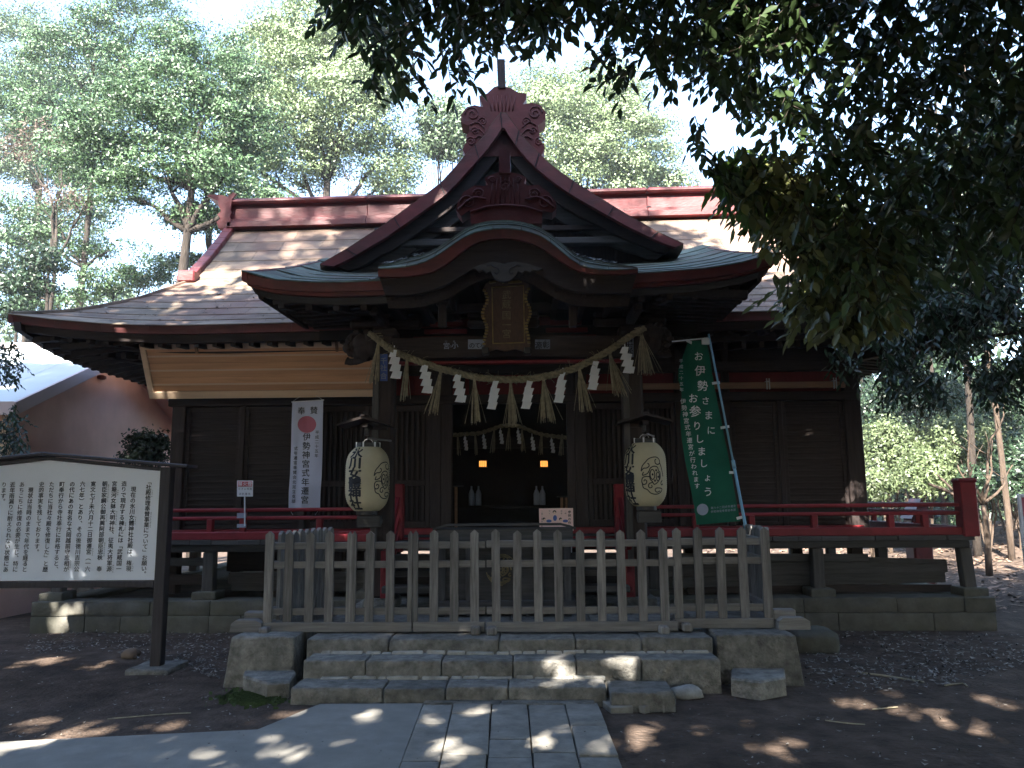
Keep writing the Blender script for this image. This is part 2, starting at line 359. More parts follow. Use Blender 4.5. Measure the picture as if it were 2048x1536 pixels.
# the shrine's cloud crest, measured off the right-hand paper lantern (unit: about one crest radius)
_cr = [[(1078,1110),(1090,1070),(1120,1040),(1150,1015),(1190,1003),(1230,1002),(1258,1020),(1262,1045),(1240,1058),(1215,1048),(1212,1025),(1225,1018)],
 [(1078,1110),(1100,1088),(1130,1085),(1152,1072),(1150,1055),(1138,1050)], [(1262,1045),(1278,1075),(1290,1110),(1300,1150)],
 [(1100,1115),(1090,1140),(1130,1130),(1150,1110),(1165,1085),(1200,1072),(1235,1080),(1245,1105),(1262,1120),(1262,1160),(1242,1185),(1220,1202),(1195,1210),(1180,1190),(1163,1175),(1155,1150),(1158,1115)],
 ellipse(1182,1135,22,38), ellipse(1237,1150,18,34),
 [(1155,1152),(1120,1150),(1090,1160),(1082,1190),(1095,1210),(1120,1205),(1127,1185),(1110,1175),(1100,1187)],
 [(1085,1195),(1095,1235),(1130,1250),(1160,1275),(1200,1285),(1240,1282),(1275,1265),(1282,1245),(1250,1238),(1215,1240),(1205,1255),(1225,1270),(1262,1260)],
 [(1180,1195),(1150,1205),(1142,1225),(1155,1237),(1175,1230),(1170,1215)], [(1290,1180),(1275,1190),(1270,1205),(1282,1215),(1295,1205)]]
CREST = [[((x-1190)/145, -(y-1145)/145) for x, y in c] for c in _cr]
CDOTS = [((x-1190)/145, -(y-1145)/145) for x, y in ((1183,1135),(1220,1103),(1240,1153),(1205,1182))]
def crest(mb, fn, cx, cy, rx, ry, w):
    for c in CREST: ribbon(mb, [(cx+x*rx, cy+y*ry) for x, y in c], fn, w)
    for x, y in CDOTS: disc(mb, cx+x*rx, cy+y*ry, .065*rx, .065*ry, fn, 10)

# ================================================================== GROUND
def axis(a, b, near0, near1, fine, coarse):
    v = [near0]
    while v[-1] < near1: v.append(v[-1]+fine)
    s = coarse*.3
    while v[-1] < b: v.append(v[-1]+s); s *= 1.35
    s = coarse*.3; lo = [near0-s]
    while lo[0] > a: s *= 1.35; lo.insert(0, lo[0]-s)
    return np.array(lo+v)
def ground_z(x, y):
    z = .028*noise.noise(Vector((x*.9, y*.9, 3))) + .010*noise.noise(Vector((x*4, y*4, 1))) - .012
    z += .95*math.exp(-((x-14.5)/3.2)**2-((y-21.5)/5)**2)
    return z
gx = axis(-420, 420, -9, 13, .22, 1.5); gy = axis(-60, 900, 1.5, 24, .22, 1.5)
V = [(x, y, ground_z(x, y)) for y in gy for x in gx]; nx = len(gx)
Fs = [(j*nx+i, j*nx+i+1, (j+1)*nx+i+1, (j+1)*nx+i) for j in range(len(gy)-1) for i in range(nx-1)]
ground = mk('ground', V, Fs, m_dirt, smooth=True, kind='structure')

# concrete apron left of the stone path
a, b_, c_, d_ = G(0, 1490), G(515, 1465), G(640, 1413), G(846, 1412)
e0 = G(800, 1536); dirv = (e0-d_).normalized(); e1 = d_ + dirv*((d_.y-1.0)/-dirv.y)
poly = [(-14, a.y-.35, .02), (a.x, a.y, .02), (b_.x, b_.y, .02), (c_.x, c_.y, .02), (d_.x, d_.y, .02), (e1.x, 1.0, .02), (-14, 1.0, .02)]
mb = MB().prism(poly, (0, 0, -.12)); mb.build('concrete_pavement', m_conc, kind='structure')

# stone path: five rows of slabs
path = thing('stone_path', None, None, (0, 4, 0)); path['kind'] = 'structure'
tx = [G(x, 1413).x for x in (846, 907, 983.5, 1056, 1129, 1197)]; ty = G(1000, 1413).y
bx_ = [G(x, 1536).x for x in (800, 879.5, 974, 1066, 1160, 1244)]; by = G(1000, 1536).y
def lx(i, y): t = (y-ty)/(by-ty); return tx[i]+(bx_[i]-tx[i])*t
joints = {0: [1413, 1454, 1531], 1: [1413, 1435, 1518], 2: [1413, 1486, 1523], 3: [1413, 1434, 1515], 4: [1413, 1462, 1522]}
for c in range(5):
    ys = [G(1000, q).y for q in joints[c]]
    while ys[-1] > .8: ys.append(ys[-1]-random.uniform(.55, .85))
    for k in range(len(ys)-1):
        y1, y0 = ys[k], ys[k+1]; ym = (y0+y1)/2; g = random.uniform(.003, .006)
        x0, x1 = lx(c, ym)+g, lx(c, ym)+ (lx(c+1, ym)-lx(c, ym))-g
        h = .028+random.uniform(-.004, .006); tl = random.uniform(-.006, .006); mbx = MB()
        def sh(v, c=c, ym=ym, x0=x0, tl=tl): return Vector((v.x + (lx(c, v.y)-lx(c, ym)), v.y, v.z + tl*(v.x-x0)))
        stone(mbx, x0, x1, y0+g, y1-g, -.06, h, .008, .003, .12, sh); mbx.build('paving_slab', m_pave, path, smooth=True)

# ================================================================== STONE STEPS AND PLATFORM
PZ = .375
steps = thing('stone_steps', 'worn grey stone steps and platform in front of the shrine porch', 'steps', (0, 7.5, 0))
def row(pxs, ypx, Y0, Y1, z0, z1, off=0):
    xs = [X(p, ypx, Y0) for p in pxs]
    for i in range(len(xs)-1):
        mb = MB(); j = random.uniform(-.012, .012)
        stone(mb, xs[i]+.004, xs[i+1]-.004, Y0+j, Y1, z0, z1+random.uniform(-.006, .006), .013, .005, .06)
        mb.build('step_block', m_step, steps, smooth=True)
row([580, 766, 890, 1016, 1215], 1390, 6.30, 6.66, -.05, .122)
row([605, 731, 883, 1026, 1153, 1284, 1443], 1335, 6.63, 7.02, -.02, .262)
row([612, 777, 998, 1151, 1284, 1427], 1290, 6.93, 7.62, .1, PZ)
mb = MB(); stone(mb, X(1221, 1390, 6.2), X(1350, 1390, 6.2), 6.17, 6.56, -.04, .118, .018, .008, .06); mb.build('step_block', m_step, steps, smooth=True)
for y0, z, a0, a1 in ((6.60, .135, 640, 1215), (6.90, .275, 640, 1400)):      # old mortar left on the treads
    mb = MB(); x = X(a0, 1350, y0)
    while x < X(a1, 1350, y0):
        w = random.uniform(.05, .3); stone(mb, x, x+w*.9, y0-.004, y0+.07, z-.03, z+random.uniform(-.003, .012), .01, .006, .04); x += w
    mb.build('old_mortar', m_mortar, steps, smooth=True, kind='stuff')
xl, xr = X(458, 1370, 6.95), X(1600, 1370, 6.92)
# cheek blocks
for (x0, x1, lab) in ((xl, X(588, 1300, 6.95), 'left cheek block, its outer side battered'), (X(1437, 1300, 6.92), xr, 'right cheek block')):
    mb = MB(); s = -1 if x0 < 0 else 1
    sh = (lambda v, s=s: Vector((v.x + s*.05*(.4-v.z)/.4*(1 if v.x*s > 2.0 else 0), v.y - .02*(.4-v.z), v.z)))
    stone(mb, x0, x1, 6.95, 7.9, -.05, .40, .018, .006, .09, sh); mb.build('cheek_block', m_step, steps, smooth=True, label=lab)
    mb = MB(); stone(mb, x0+.01, x1, 7.91, 8.9, -.05, .39, .018, .006, .12, sh); mb.build('cheek_block', m_step, steps, smooth=True)
yy = 7.63
for k in range(3):
    y1 = yy+.72; x = X(588, 1300, 6.95)+.01
    while x < X(1437, 1300, 6.92)-.3:
        w = min(random.uniform(.75, 1.1), X(1437, 1300, 6.92)-.01-x); mb = MB()
        stone(mb, x, x+w-.008, yy+.004, y1-.004, .2, PZ+random.uniform(-.004, .004), .012, .003, .15); mb.build('platform_slab', m_step, steps, smooth=True); x += w
    yy = y1
MB().box(xl+.02, xr-.02, 7.5, 9.75, -.05, .30).build('rubble_core', m_found, steps)
def polystone(name, pts, h, m, lab, cat, group=None, chamf=.015):
    C = sum((Vector(p) for p in pts), Vector())/len(pts); n = len(pts)
    A = [Vector((p[0], p[1], -.05)) for p in pts]; B = [Vector((p[0], p[1], h-chamf)) for p in pts]
    Cc = [Vector((p[0]+(C.x-p[0])*.05, p[1]+(C.y-p[1])*.05, h)) for p in pts]
    mb = MB(); mb.add(A+B+Cc, [(i, (i+1) % n, n+(i+1) % n, n+i) for i in range(n)]+[(n+i, n+(i+1) % n, 2*n+(i+1) % n, 2*n+i) for i in range(n)]+[tuple(range(2*n, 3*n))])
    return mb.build(name, m, label=lab, cat=cat, group=group)
hx = [(485, 1380), (533, 1396), (578, 1393), (592, 1372), (575, 1352), (520, 1350), (488, 1362)]
polystone('hexagonal_stone', [G(x, y+3, 0) for x, y in hx], .125, m_step, 'low six sided stone beside the left foot of the steps', 'stone')
hx = [(1463, 1386), (1522, 1394), (1573, 1384), (1570, 1352), (1512, 1346), (1466, 1352)]
polystone('hexagonal_stone', [G(x, y+4, 0) for x, y in hx], .13, m_step, 'low six sided stone standing before the right cheek block', 'stone')
for k, (pts, w) in enumerate(((((1197, 1402), (1268, 1402), (1266, 1420), (1222, 1422)), 'leftmost and largest'), (((1270, 1402), (1310, 1403), (1314, 1414), (1289, 1421), (1270, 1416)), 'middle'), (((1316, 1404), (1352, 1404), (1348, 1413), (1326, 1419)), 'rightmost and smallest'))):
    polystone('flat_stone', [G(x, y, 0) for x, y in pts], .025, m_pave, 'flat broken flagstone by the right end of the lowest step, %s of three' % w, 'flagstone', 'flat broken flagstones by the lowest step', .004)
def rock(name, c, sx, sy, sz, m, lab, seed=1):
    mb = MB(); V = []; Fs = []; nu, nv = 12, 8
    for j in range(nv+1):
        th = math.pi*j/nv
        for i in range(nu):
            ph = 2*math.pi*i/nu; d = Vector((math.sin(th)*math.cos(ph), math.sin(th)*math.sin(ph), math.cos(th)))
            r = 1+.28*noise.noise(d*1.4+Vector((seed, 0, 0)))+.10*noise.noise(d*4+Vector((seed, 0, 0)))
            V.append((c[0]+d.x*sx*r, c[1]+d.y*sy*r, c[2]+d.z*sz*r))
    for j in range(nv):
        for i in range(nu): Fs.append((j*nu+i, j*nu+(i+1) % nu, (j+1)*nu+(i+1) % nu, (j+1)*nu+i))
    mb.add(V, Fs); return mb.build(name, m, smooth=True, label=lab, cat='stone')
g = G(1377, 1396); rock('small_stone', (g.x, g.y+.05, .03), .13, .09, .055, m_mortar, 'small whitish broken stone on the soil right of the lowest step', 3)
g = G(262, 1312); rock('small_stone', (g.x, g.y, .02), .09, .07, .06, m_roof, 'small yellowish stone among fallen leaves left of the notice post', 5)
mb = MB(); x0, x1 = X(1590, 1290, 8.4), X(1680, 1290, 8.4)
stone(mb, x0, x1, 8.35, 8.9, -.05, .19, .06, .02, .08); mb.build('base_stone', m_found, smooth=True, label='dark squared block of stone lying behind the right cheek block', cat='stone')
mb = MB(); g = G(245, 1190); rock('pale_boulder', (g.x, 12.3, .12), .2, .2, .22, m_mortar, 'pale sunlit boulder seen under the notice board', 9)
# thin slab in front of the lowest step
mb = MB()
for p0, p1 in ((845, 1000), (1002, 1190)): stone(mb, X(p0, 1413, 6.22), X(p1, 1413, 6.22), 6.20, 6.36, -.05, .034, .01, .004, .08)
mb.build('sill_slab', m_step, steps, smooth=True)

# ================================================================== FENCE
FY = 7.30
def picket_mesh(w=.074, t=.036, h=.86):
    a, t2 = w/2, t/2; prof = [(-a, 0), (a, 0), (a, h-.032), (0, h), (-a, h-.032)]
    c = .004; V = []
    for y, s in ((-t2, 1), (t2, 1)): V += [(x*(1), y, z) for x, z in prof]
    F = [(0, 1, 2, 3, 4), (9, 8, 7, 6, 5)]+[(i, 5+i, 5+(i+1) % 5, (i+1) % 5) for i in range(5)]
    return V, F
def rail_bar(mb, p, q, w, h): mb.bar(p, q, w, h, .004)
def fence_panel(label, A, B, pk, zb, rails, base=True, feet=(), lean=None, depth=.045, group='weathered picket fence sections round the offering box'):
    """A,B ends (x,y); pk parameters 0..1 of pickets; rails heights above zb"""
    A = Vector((A[0], A[1], zb)); B = Vector((B[0], B[1], zb)); d = (B-A); L = d.length; u = d/L; nrm = Vector((u.y, -u.x, 0))
    if nrm.y > 0.01: nrm = -nrm
    t = thing('fence_section', label, 'fence', A, group); V, Fs = picket_mesh(); first = None
    ang = math.atan2(u.y, u.x)
    for k, s in enumerate(pk):
        s, wsc = (s if isinstance(s, tuple) else (s, 1))
        loc = u*(s*L) + nrm*.036 + Vector((0, 0, .02))
        if first is None:
            first = mk('picket', [Vector(v)+A for v in V], Fs, m_fence, t); o = first; o.location = loc
        else: o = inst(first, t, loc)
        o.rotation_euler = (random.uniform(-.006, .006), random.uniform(-.007, .007), ang); o.scale = (wsc, 1, random.uniform(.99, 1.008))
    for z in rails:
        mb = MB(); rail_bar(mb, A+Vector((0, 0, z)), B+Vector((0, 0, z)), .036, .062); mb.build('rail', m_fencex, t)
    if base:
        mb = MB(); mb.bar(A+Vector((0, 0, .035))+nrm*.02, B+Vector((0, 0, .035))+nrm*.02, .10, .085, .006); mb.build('base_beam', m_fencex, t)
    for s in feet:
        c = A+u*(s*L)+Vector((0, 0, -.0)); mb = MB()
        mb.bar(c+nrm*.17+Vector((0, 0, .012)), c-nrm*.2+Vector((0, 0, .012)), .085, .07, .012); mb.build('foot', m_fence, t)
    return t
zf = PZ+.022
xa, xb = X(534, 1200, FY), X(826, 1200, FY)
def pp(pxs, a, b): return [((X(p, 1150, FY)-a)/(b-a)) for p in pxs]
fence_panel('leftmost front section of the grey picket fence with a doubled picket', (xa, FY), (xb, FY), [(v, 1) if i not in (4, 5, 8) else (v, .55) for i, v in enumerate(pp([541, 579.5, 622, 661, 699.5, 709, 740.5, 782, 821], xa, xb))], zf, (.745, .575, .165), feet=(.02,))
xc = X(970.5, 1200, FY)
fence_panel('narrow gate section of the grey picket fence hinged left of centre', (xb+.012, FY), (xc, FY), [(v, .6 if i == 0 else 1) for i, v in enumerate(pp([829.5, 867, 908, 949.5], xb, xc))], zf, (.745, .575, .165), feet=(.88,))
xd = X(1352, 1200, FY-.02)
fence_panel('long middle section of the grey picket fence in front of the offering box', (xc+.014, FY-.02), (xd, FY-.02), pp([990, 1031.5, 1074, 1115, 1158, 1200, 1241, 1282, 1325], xc, xd), zf+.0, (.752, .578, .168), feet=(.03, .92))
xe = X(1545, 1200, FY)
fence_panel('rightmost front section of the grey picket fence beside the green banner', (xd-.04, FY+.05), (xe, FY+.05), pp([1364, 1405, 1447, 1490, 1534], xd, xe), zf+.012, (.745, .575, .165), feet=(.13,))
la, lb = Vector((xa+.02, FY+.03)), Vector((X(655, 1046, 8.2), 8.2))
fence_panel('left side section of the picket fence running back to the porch', (la.x, la.y), (lb.x, lb.y), [i/9 for i in range(1, 10)], zf, (.745, .575, .165), feet=())
ra, rb = Vector((xe-.01, FY+.10)), Vector((X(1482, 1040, 8.5), 8.5))
fence_panel('right side section of the picket fence running back under the green banner', (ra.x, ra.y), (rb.x, rb.y), [i/11 for i in range(1, 12)], zf, (.745, .575, .165), feet=())
# runner blocks lying at the fence corners
for (px, lab) in ((498, 'rounded wooden skid lying on the left corner of the platform'), (1582, 'rounded wooden skid lying on the right corner of the platform')):
    x = X(px, 1262, FY); mb = MB(); s = 1 if px < 1000 else -1
    pr = [(x-.14, FY-.1, .40), (x+.14, FY-.1, .40), (x+.14, FY-.1, .47), (x+.09, FY-.1, .50), (x-.09, FY-.1, .50), (x-.13, FY-.1, .47)]
    mb.prism(pr, (0, .10, 0)); mb.box(x-.06, x+.14*s*1.0+.0 if s > 0 else x+.06, FY+.02, FY+.13, .40, .555, .01) if s > 0 else mb.box(x-.14, x+.06, FY+.02, FY+.13, .40, .555, .01)
    mb.build('wooden_skid', m_fencex, label=lab, cat='wood block')

# ================================================================== OFFERING BOX
ob = thing('offering_box', 'large dark wooden offering box with carved cloud crest behind the fence', 'offering box', (0, 8.4, PZ))
bx0, bx1, by0, by1 = X(872, 1100, 8.2), X(1146, 1100, 8.2), 8.2, 8.75; zt = Z(1000, 1056, 8.2)
MB().box(bx0+.08, bx1-.08, by0+.04, by1-.04, PZ+.10, zt-.13, .004).build('body', m_gwx, ob)
for x in (bx0+.06, bx1-.06, (bx0+bx1)/2-.36, (bx0+bx1)/2+.36):
    for y in (by0+.02, by1-.02):
        MB().box(x-.035, x+.035, y-.03, y+.03, PZ+.004, zt-.13, .006).build('leg', m_gwz, ob)
MB().box(bx0-.0, bx1+.0, by0-.03, by0+.05, zt-.125, zt-.01, .006).build('top_frame', m_gwx, ob)
MB().box(bx0-.0, bx1+.0, by1-.05, by1+.03, zt-.125, zt-.01, .006).build('top_frame', m_gwx, ob)
for s in (bx0+.03, bx1-.03): MB().box(s-.035, s+.035, by0+.051, by1-.051, zt-.125, zt-.008, .006).build('top_frame', m_gwx, ob)
for i in range(9):
    y = by0+.09+i*.046; MB().bar((bx0+.066, y, zt-.02), (bx1-.066, y, zt-.02), .022, .022, .003).build('slat', m_gwx, ob)
pts = [(bx0-.03, zt-.012), (bx0+.03, zt+.012), (bx0+.12, zt+.034), (bx1-.12, zt+.034), (bx1-.03, zt+.012), (bx1+.03, zt-.012)]
mb = MB(); mb.strip([(x, by0-.05, z+.012) for x, z in pts], [(x, by0-.05, z-.010) for x, z in pts], (0, .10, 0)); mb.build('cap_board', m_gwx, ob)
MB().box(bx0-.02, bx1+.02, by0-.02, by1+.02, PZ+.10, PZ+.16, .006).build('plinth', m_gwx, ob)
mb = MB(); fn = lambda u, v: Vector((u, by0+.028, v))
cx, cz = X(1003, 1140, 8.2), Z(1003, 1140, 8.2)
crest(mb, fn, cx, cz, .13, .13, .014)
for k in range(4): ribbon(mb, [(cx+math.cos(a)*(.155-.012*k), cz+math.sin(a)*(.155-.012*k)) for a in [math.pi*1.05+i*.25+k*.2 for i in range(7)]], fn, .008)
for k in range(3): ribbon(mb, [(cx+math.cos(a)*(.155-.012*k), cz+math.sin(a)*(.155-.012*k)) for a in [math.pi*.2+i*.25+k*.3 for i in range(6)]], fn, .008)
Fr = list(mb.F); n = len(mb.V); Vb = [(v[0], v[1]-.014, v[2]) for v in mb.V]; mb2 = MB(); mb2.add(mb.V, Fr); mb2.add(Vb, Fr); mb2.build('cloud_crest', m_goldp, ob)

# ================================================================== MAIN HALL
HX0, HX1, WY = -4.77, 4.72, 11.0     # front wall
FZ = 1.08                            # veranda floor
TL = .012                            # the old roof sits a little higher to the right
hall = thing('shrine_hall', 'dark wooden shrine hall with weathered copper hip and gable roof', 'shrine', (0, 11, 0))
rY = [9.7, 10.3, 11.0, 11.6, 12.2, 12.8, 13.25]; rZ = [3.80, 4.09, 4.50, 4.93, 5.40, 5.93, 6.36]
EX0, EX1, GX0, GX1 = -6.40, 6.36, -4.95, 4.70
def mainz(x, y):
    z = float(np.interp(y, rY, rZ)) + TL*x
    s = max(0, (abs(x-.0)-3.9)/2.45); k = max(0, 1-(y-9.7)/1.9)
    return z + .20*s*s*k
def hw(y, side):
    e, g = (EX0, GX0) if side < 0 else (EX1, GX1)
    t = min(1, max(0, (y-9.7)/1.9)); return e+(g-e)*(t**.9)
# deck under the copper
rows = list(np.linspace(9.7, 13.25, 22)); cols = 30; V = []
for y in rows:
    a, b_ = hw(y, -1), hw(y, 1)
    V += [(a+(b_-a)*i/cols, y, mainz(a+(b_-a)*i/cols, y)-.03) for i in range(cols+1)]
Fs = [(j*(cols+1)+i, j*(cols+1)+i+1, (j+1)*(cols+1)+i+1, (j+1)*(cols+1)+i) for j in range(len(rows)-1) for i in range(cols)]
deck = mk('roof', V, Fs, m_dwy, hall)
# copper sheets, one object each
ys = [9.68]; 
while ys[-1] < 13.2: ys.append(ys[-1]+.285)
ys[-1] = 13.22
for j in range(len(ys)-1):
    y0, y1 = ys[j], ys[j+1]; a0, b0, a1, b1 = hw(y0, -1), hw(y0, 1), hw(y1, -1), hw(y1, 1)
    cuts = [a0]; x = a0+random.uniform(.25, .75)
    while x < b0-.2: cuts.append(x); x += random.uniform(.62, .78)
    cuts.append(b0)
    for xa_, xb_ in zip(cuts, cuts[1:]):
        k = 3 if (xa_ < -3.5 or xb_ > 3.5) else 1; V = []; e = .002; lift = .007+random.uniform(0, .003)
        if min(xb_, b1)-max(xa_, a1) < .02 and not (xa_ <= a0 or xb_ >= b0): continue
        for m_ in range(k+1):
            xb = xa_+e+(xb_-xa_-2*e)*m_/k; xt = min(max(xb, a1+.001*m_), b1-.001*(k-m_))
            zb, ztp = mainz(xb, max(9.7, y0))+lift, mainz(xt, y1)+.001
            V += [(xb, y0-.008, zb), (xt, y1, ztp), (xb, y0-.008, zb-.010), (xt, y1, ztp-.010)]
        Fs = []
        for m_ in range(k): q = 4*m_; Fs += [(q, q+4, q+5, q+1), (q+2, q+3, q+7, q+6), (q, q+2, q+6, q+4)]
        Fs += [(0, 1, 3, 2), (4*k, 4*k+2, 4*k+3, 4*k+1)]
        mk('copper_sheet', V, Fs, m_roof, deck)
# side and back slopes
def hip(side):
    e, g = (EX0, GX0) if side < 0 else (EX1, GX1); V = []; n = 8; m_ = 12
    for j in range(n+1):
        t = j/n
        ya, yb = 9.7+1.9*t, 17-1.9*t
        for i in range(m_+1):
            y = ya+(yb-ya)*i/m_; x = e+(g-e)*(t**.9); ym = 9.7+1.9*t
            zz = float(np.interp(ym, rY, rZ))+TL*x; s = max(0, abs((y-13.35)/3.65)-.55)/.45
            V.append((x, y, zz+.20*s*s*(1-t)))
    Fs = [(j*(m_+1)+i, j*(m_+1)+i+1, (j+1)*(m_+1)+i+1, (j+1)*(m_+1)+i) for j in range(n) for i in range(m_)]
    mk('side_slope', V, Fs, m_roof, hall)
    # gable end wall over the side slope
    P2 = [(g, y, mainz(g, y)-.05) for y in rY[3:]]; P2 += [(g, 26.7-y, mainz(g, y)-.05) for y in rY[3:][::-1]]
    MB().prism([Vector(p)-Vector((side*.25, 0, 0)) for p in P2]+[Vector((g-side*.25, 15.1, 4.7)), Vector((g-side*.25, 11.6, 4.7))], (side*.05, 0, 0)).build('gable_wall', m_dwz, hall)
hip(-1); hip(1)
V = [(x, 26.7-y, mainz(x, y)) for y in rY for x in (hw(y, -1), 0, hw(y, 1))]
mk('back_slope', V, [(3*j+i, 3*j+i+1, 3*j+i+4, 3*j+i+3) for j in range(6) for i in range(2)], m_roof, hall)
# verge and hip ridges
for side in (-1, 1):
    g = GX0 if side < 0 else GX1
    pts = [(g, y, mainz(g, y)+.02) for y in np.linspace(11.7, 13.2, 9)]
    mb = MB()
    for a, b2 in zip(pts, pts[1:]): mb.bar(a, b2, .16, .15, .01)
    mb.build('verge_ridge', m_redc, hall)
    mb = MB(); mb.box(g-.13, g+.13, 11.5, 11.72, mainz(g, 11.6)-.02, mainz(g, 11.6)+.16, .02); mb.build('verge_end_tile', m_redc, hall)
    hp = [(hw(y, side), y, mainz(hw(y, side), y)+.012) for y in np.linspace(9.72, 11.6, 10)]; mb = MB()
    for a, b2 in zip(hp, hp[1:]): mb.bar(a, b2, .09, .05, .01)
    mb.build('hip_ridge', m_roof, hall)
# main ridge
rz0 = mainz(0, 13.25)-.06; rx0, rx1 = GX0-.03, GX1+.05
def ridge_piece(name, y0, y1, z0, z1, m, c=.008):
    xs = np.linspace(rx0, rx1, 5)
    for a, b2 in zip(xs, xs[1:]):
        mb = MB(); mb.box(a+.001, b2-.001, y0, y1, z0, z1, c)
        mb.V = [(v[0], v[1], v[2]+TL*v[0]) for v in mb.V]; mb.build(name, m, hall)
ridge_piece('ridge_foot', 13.02, 13.68, rz0, rz0+.10, m_redc)
ridge_piece('ridge_flange', 13.07, 13.63, rz0+.102, rz0+.17, m_redc)
ridge_piece('ridge_wall', 13.15, 13.55, rz0+.172, rz0+.44, m_redc)
ridge_piece('ridge_cap', 13.04, 13.66, rz0+.442, rz0+.53, m_redc, .03)
for side, gx_ in ((-1, rx0), (1, rx1)):
    pr = [(0, 0), (.16, .0), (.20, .12), (.13, .17), (.19, .25), (.13, .31), (.17, .40), (.20, .50), (.40, .60), (.26, .62), (.12, .60), (0, .56)]
    MB().prism([(gx_+side*(x-.02), 13.06, rz0+z+TL*gx_) for x, z in pr], (0, .58, 0)).build('ridge_end_ornament', m_redo, hall)
    MB().prism([(gx_-side*(.02+.14*(x/.4)), 13.02, rz0+z*.98+.02+TL*gx_) for x, z in pr], (0, .05, 0)).build('ridge_end_ornament', m_redo, hall)
# a small iron ring on the ridge
g_ = X(1298, 418, 13.14); zr = Z(1298, 418, 13.14)
MB().tube([(g_+.05*math.cos(a), 13.13, zr+.05*math.sin(a)) for a in np.linspace(0, 2*math.pi, 13)], .01, 5).build('iron_ring', m_black, hall)
# fascia of the main eave
def eave_line(side_parts=14):
    return [(x, mainz(x, 9.7)) for x in np.linspace(EX0, EX1, 22)]
el = eave_line()
for (x0, z0), (x1, z1) in zip(el, el[1:]):
    mb = MB(); mb.strip([(x0+.001, 9.70, z0), (x1-.001, 9.70, z1)], [(x0+.001, 9.72, z0-.10), (x1-.001, 9.72, z1-.10)], (0, .06, 0)); mb.build('fascia_board', m_redc, hall)
mb = MB(); mb.strip([(x*.985, 9.78, z-.09) for x, z in el], [(x*.985, 9.80, z-.20) for x, z in el], (0, .09, 0)); mb.build('eave_board', m_dwx, hall)
mb = MB(); mb.strip([(x*.95, 10.18, z-.17) for x, z in el], [(x*.95, 10.18, z-.27) for x, z in el], (0, .07, 0)); mb.build('eave_board', m_dwx, hall)
for side in (-1, 1):
    e = EX0 if side < 0 else EX1; sy = np.linspace(9.7, 17, 16)
    def sz(y): s = max(0, abs((y-13.35)/3.65)-.55)/.45; return 3.80+TL*e+.2*s*s
    for y0, y1 in zip(sy, sy[1:]):
        MB().strip([(e, y0, sz(y0)), (e, y1, sz(y1))], [(e-side*.02, y0, sz(y0)-.10), (e-side*.02, y1, sz(y1)-.10)], (-side*.06, 0, 0)).build('fascia_board', m_redc, hall)
    MB().strip([(e-side*.08, y, sz(y)-.09) for y in sy], [(e-side*.1, y, sz(y)-.20) for y in sy], (-side*.09, 0, 0)).build('eave_board', m_dwx, hall)
# rafters
def rafters(n0, n1, step, y0, z0, y1, z1, w=.065, h=.085):
    src = None; x = n0
    while x < n1:
        zz = mainz(x, 9.7)-3.80
        if src is None:
            mb = MB(); mb.bar((x, y0, z0+zz), (x, y1, z1+zz), w, h, .006); src = mb.build('rafter', m_dwy, hall); sx, szz = x, zz
        else: inst(src, hall, (x-sx, 0, zz-szz))
        x += step
rafters(-5.9, 5.9, .235, 9.86, 3.60, 11.0, 3.70)
rafters(-5.4, 5.4, .235, 10.25, 3.49, 11.15, 3.62)
for side in (-1, 1):
    e = EX0 if side < 0 else EX1; src = None
    for k in range(30):
        y = 10.0+k*.235; s = max(0, abs((y-13.35)/3.65)-.55)/.45; zz = .2*s*s+TL*e
        for (a, za, b2, zb) in ((.16, 3.60, 1.3, 3.70), (.55, 3.49, 1.45, 3.62)):
            mb = MB(); mb.bar((e-side*a, y, za+zz), (e-side*(b2+.1), y, zb+zz*.3), .065, .085, .006); mb.build('rafter', m_dwy, hall)
    mb = MB(); mb.bar((e-side*.12, 9.82, 3.83), (e-side*1.7, 11.4, 3.66), .13, .17, .01); mb.build('hip_rafter', m_dwy, hall)
    mb = MB(); mb.bar((e-side*.5, 10.2, 3.62), (e-side*1.7, 11.4, 3.50), .12, .16, .01); mb.build('hip_rafter', m_dwy, hall)
# soffit
mb = MB()
V = [(-6.25, 9.8, 3.74), (6.2, 9.8, 3.78), (6.2, 16.9, 3.78), (-6.25, 16.9, 3.74), (-5.2, 10.7, 3.80), (5.2, 10.7, 3.84), (5.2, 16, 3.84), (-5.2, 16, 3.80)]
mk('soffit', V, [(0, 1, 5, 4), (1, 2, 6, 5), (2, 3, 7, 6), (3, 0, 4, 7)], m_dwy, hall)

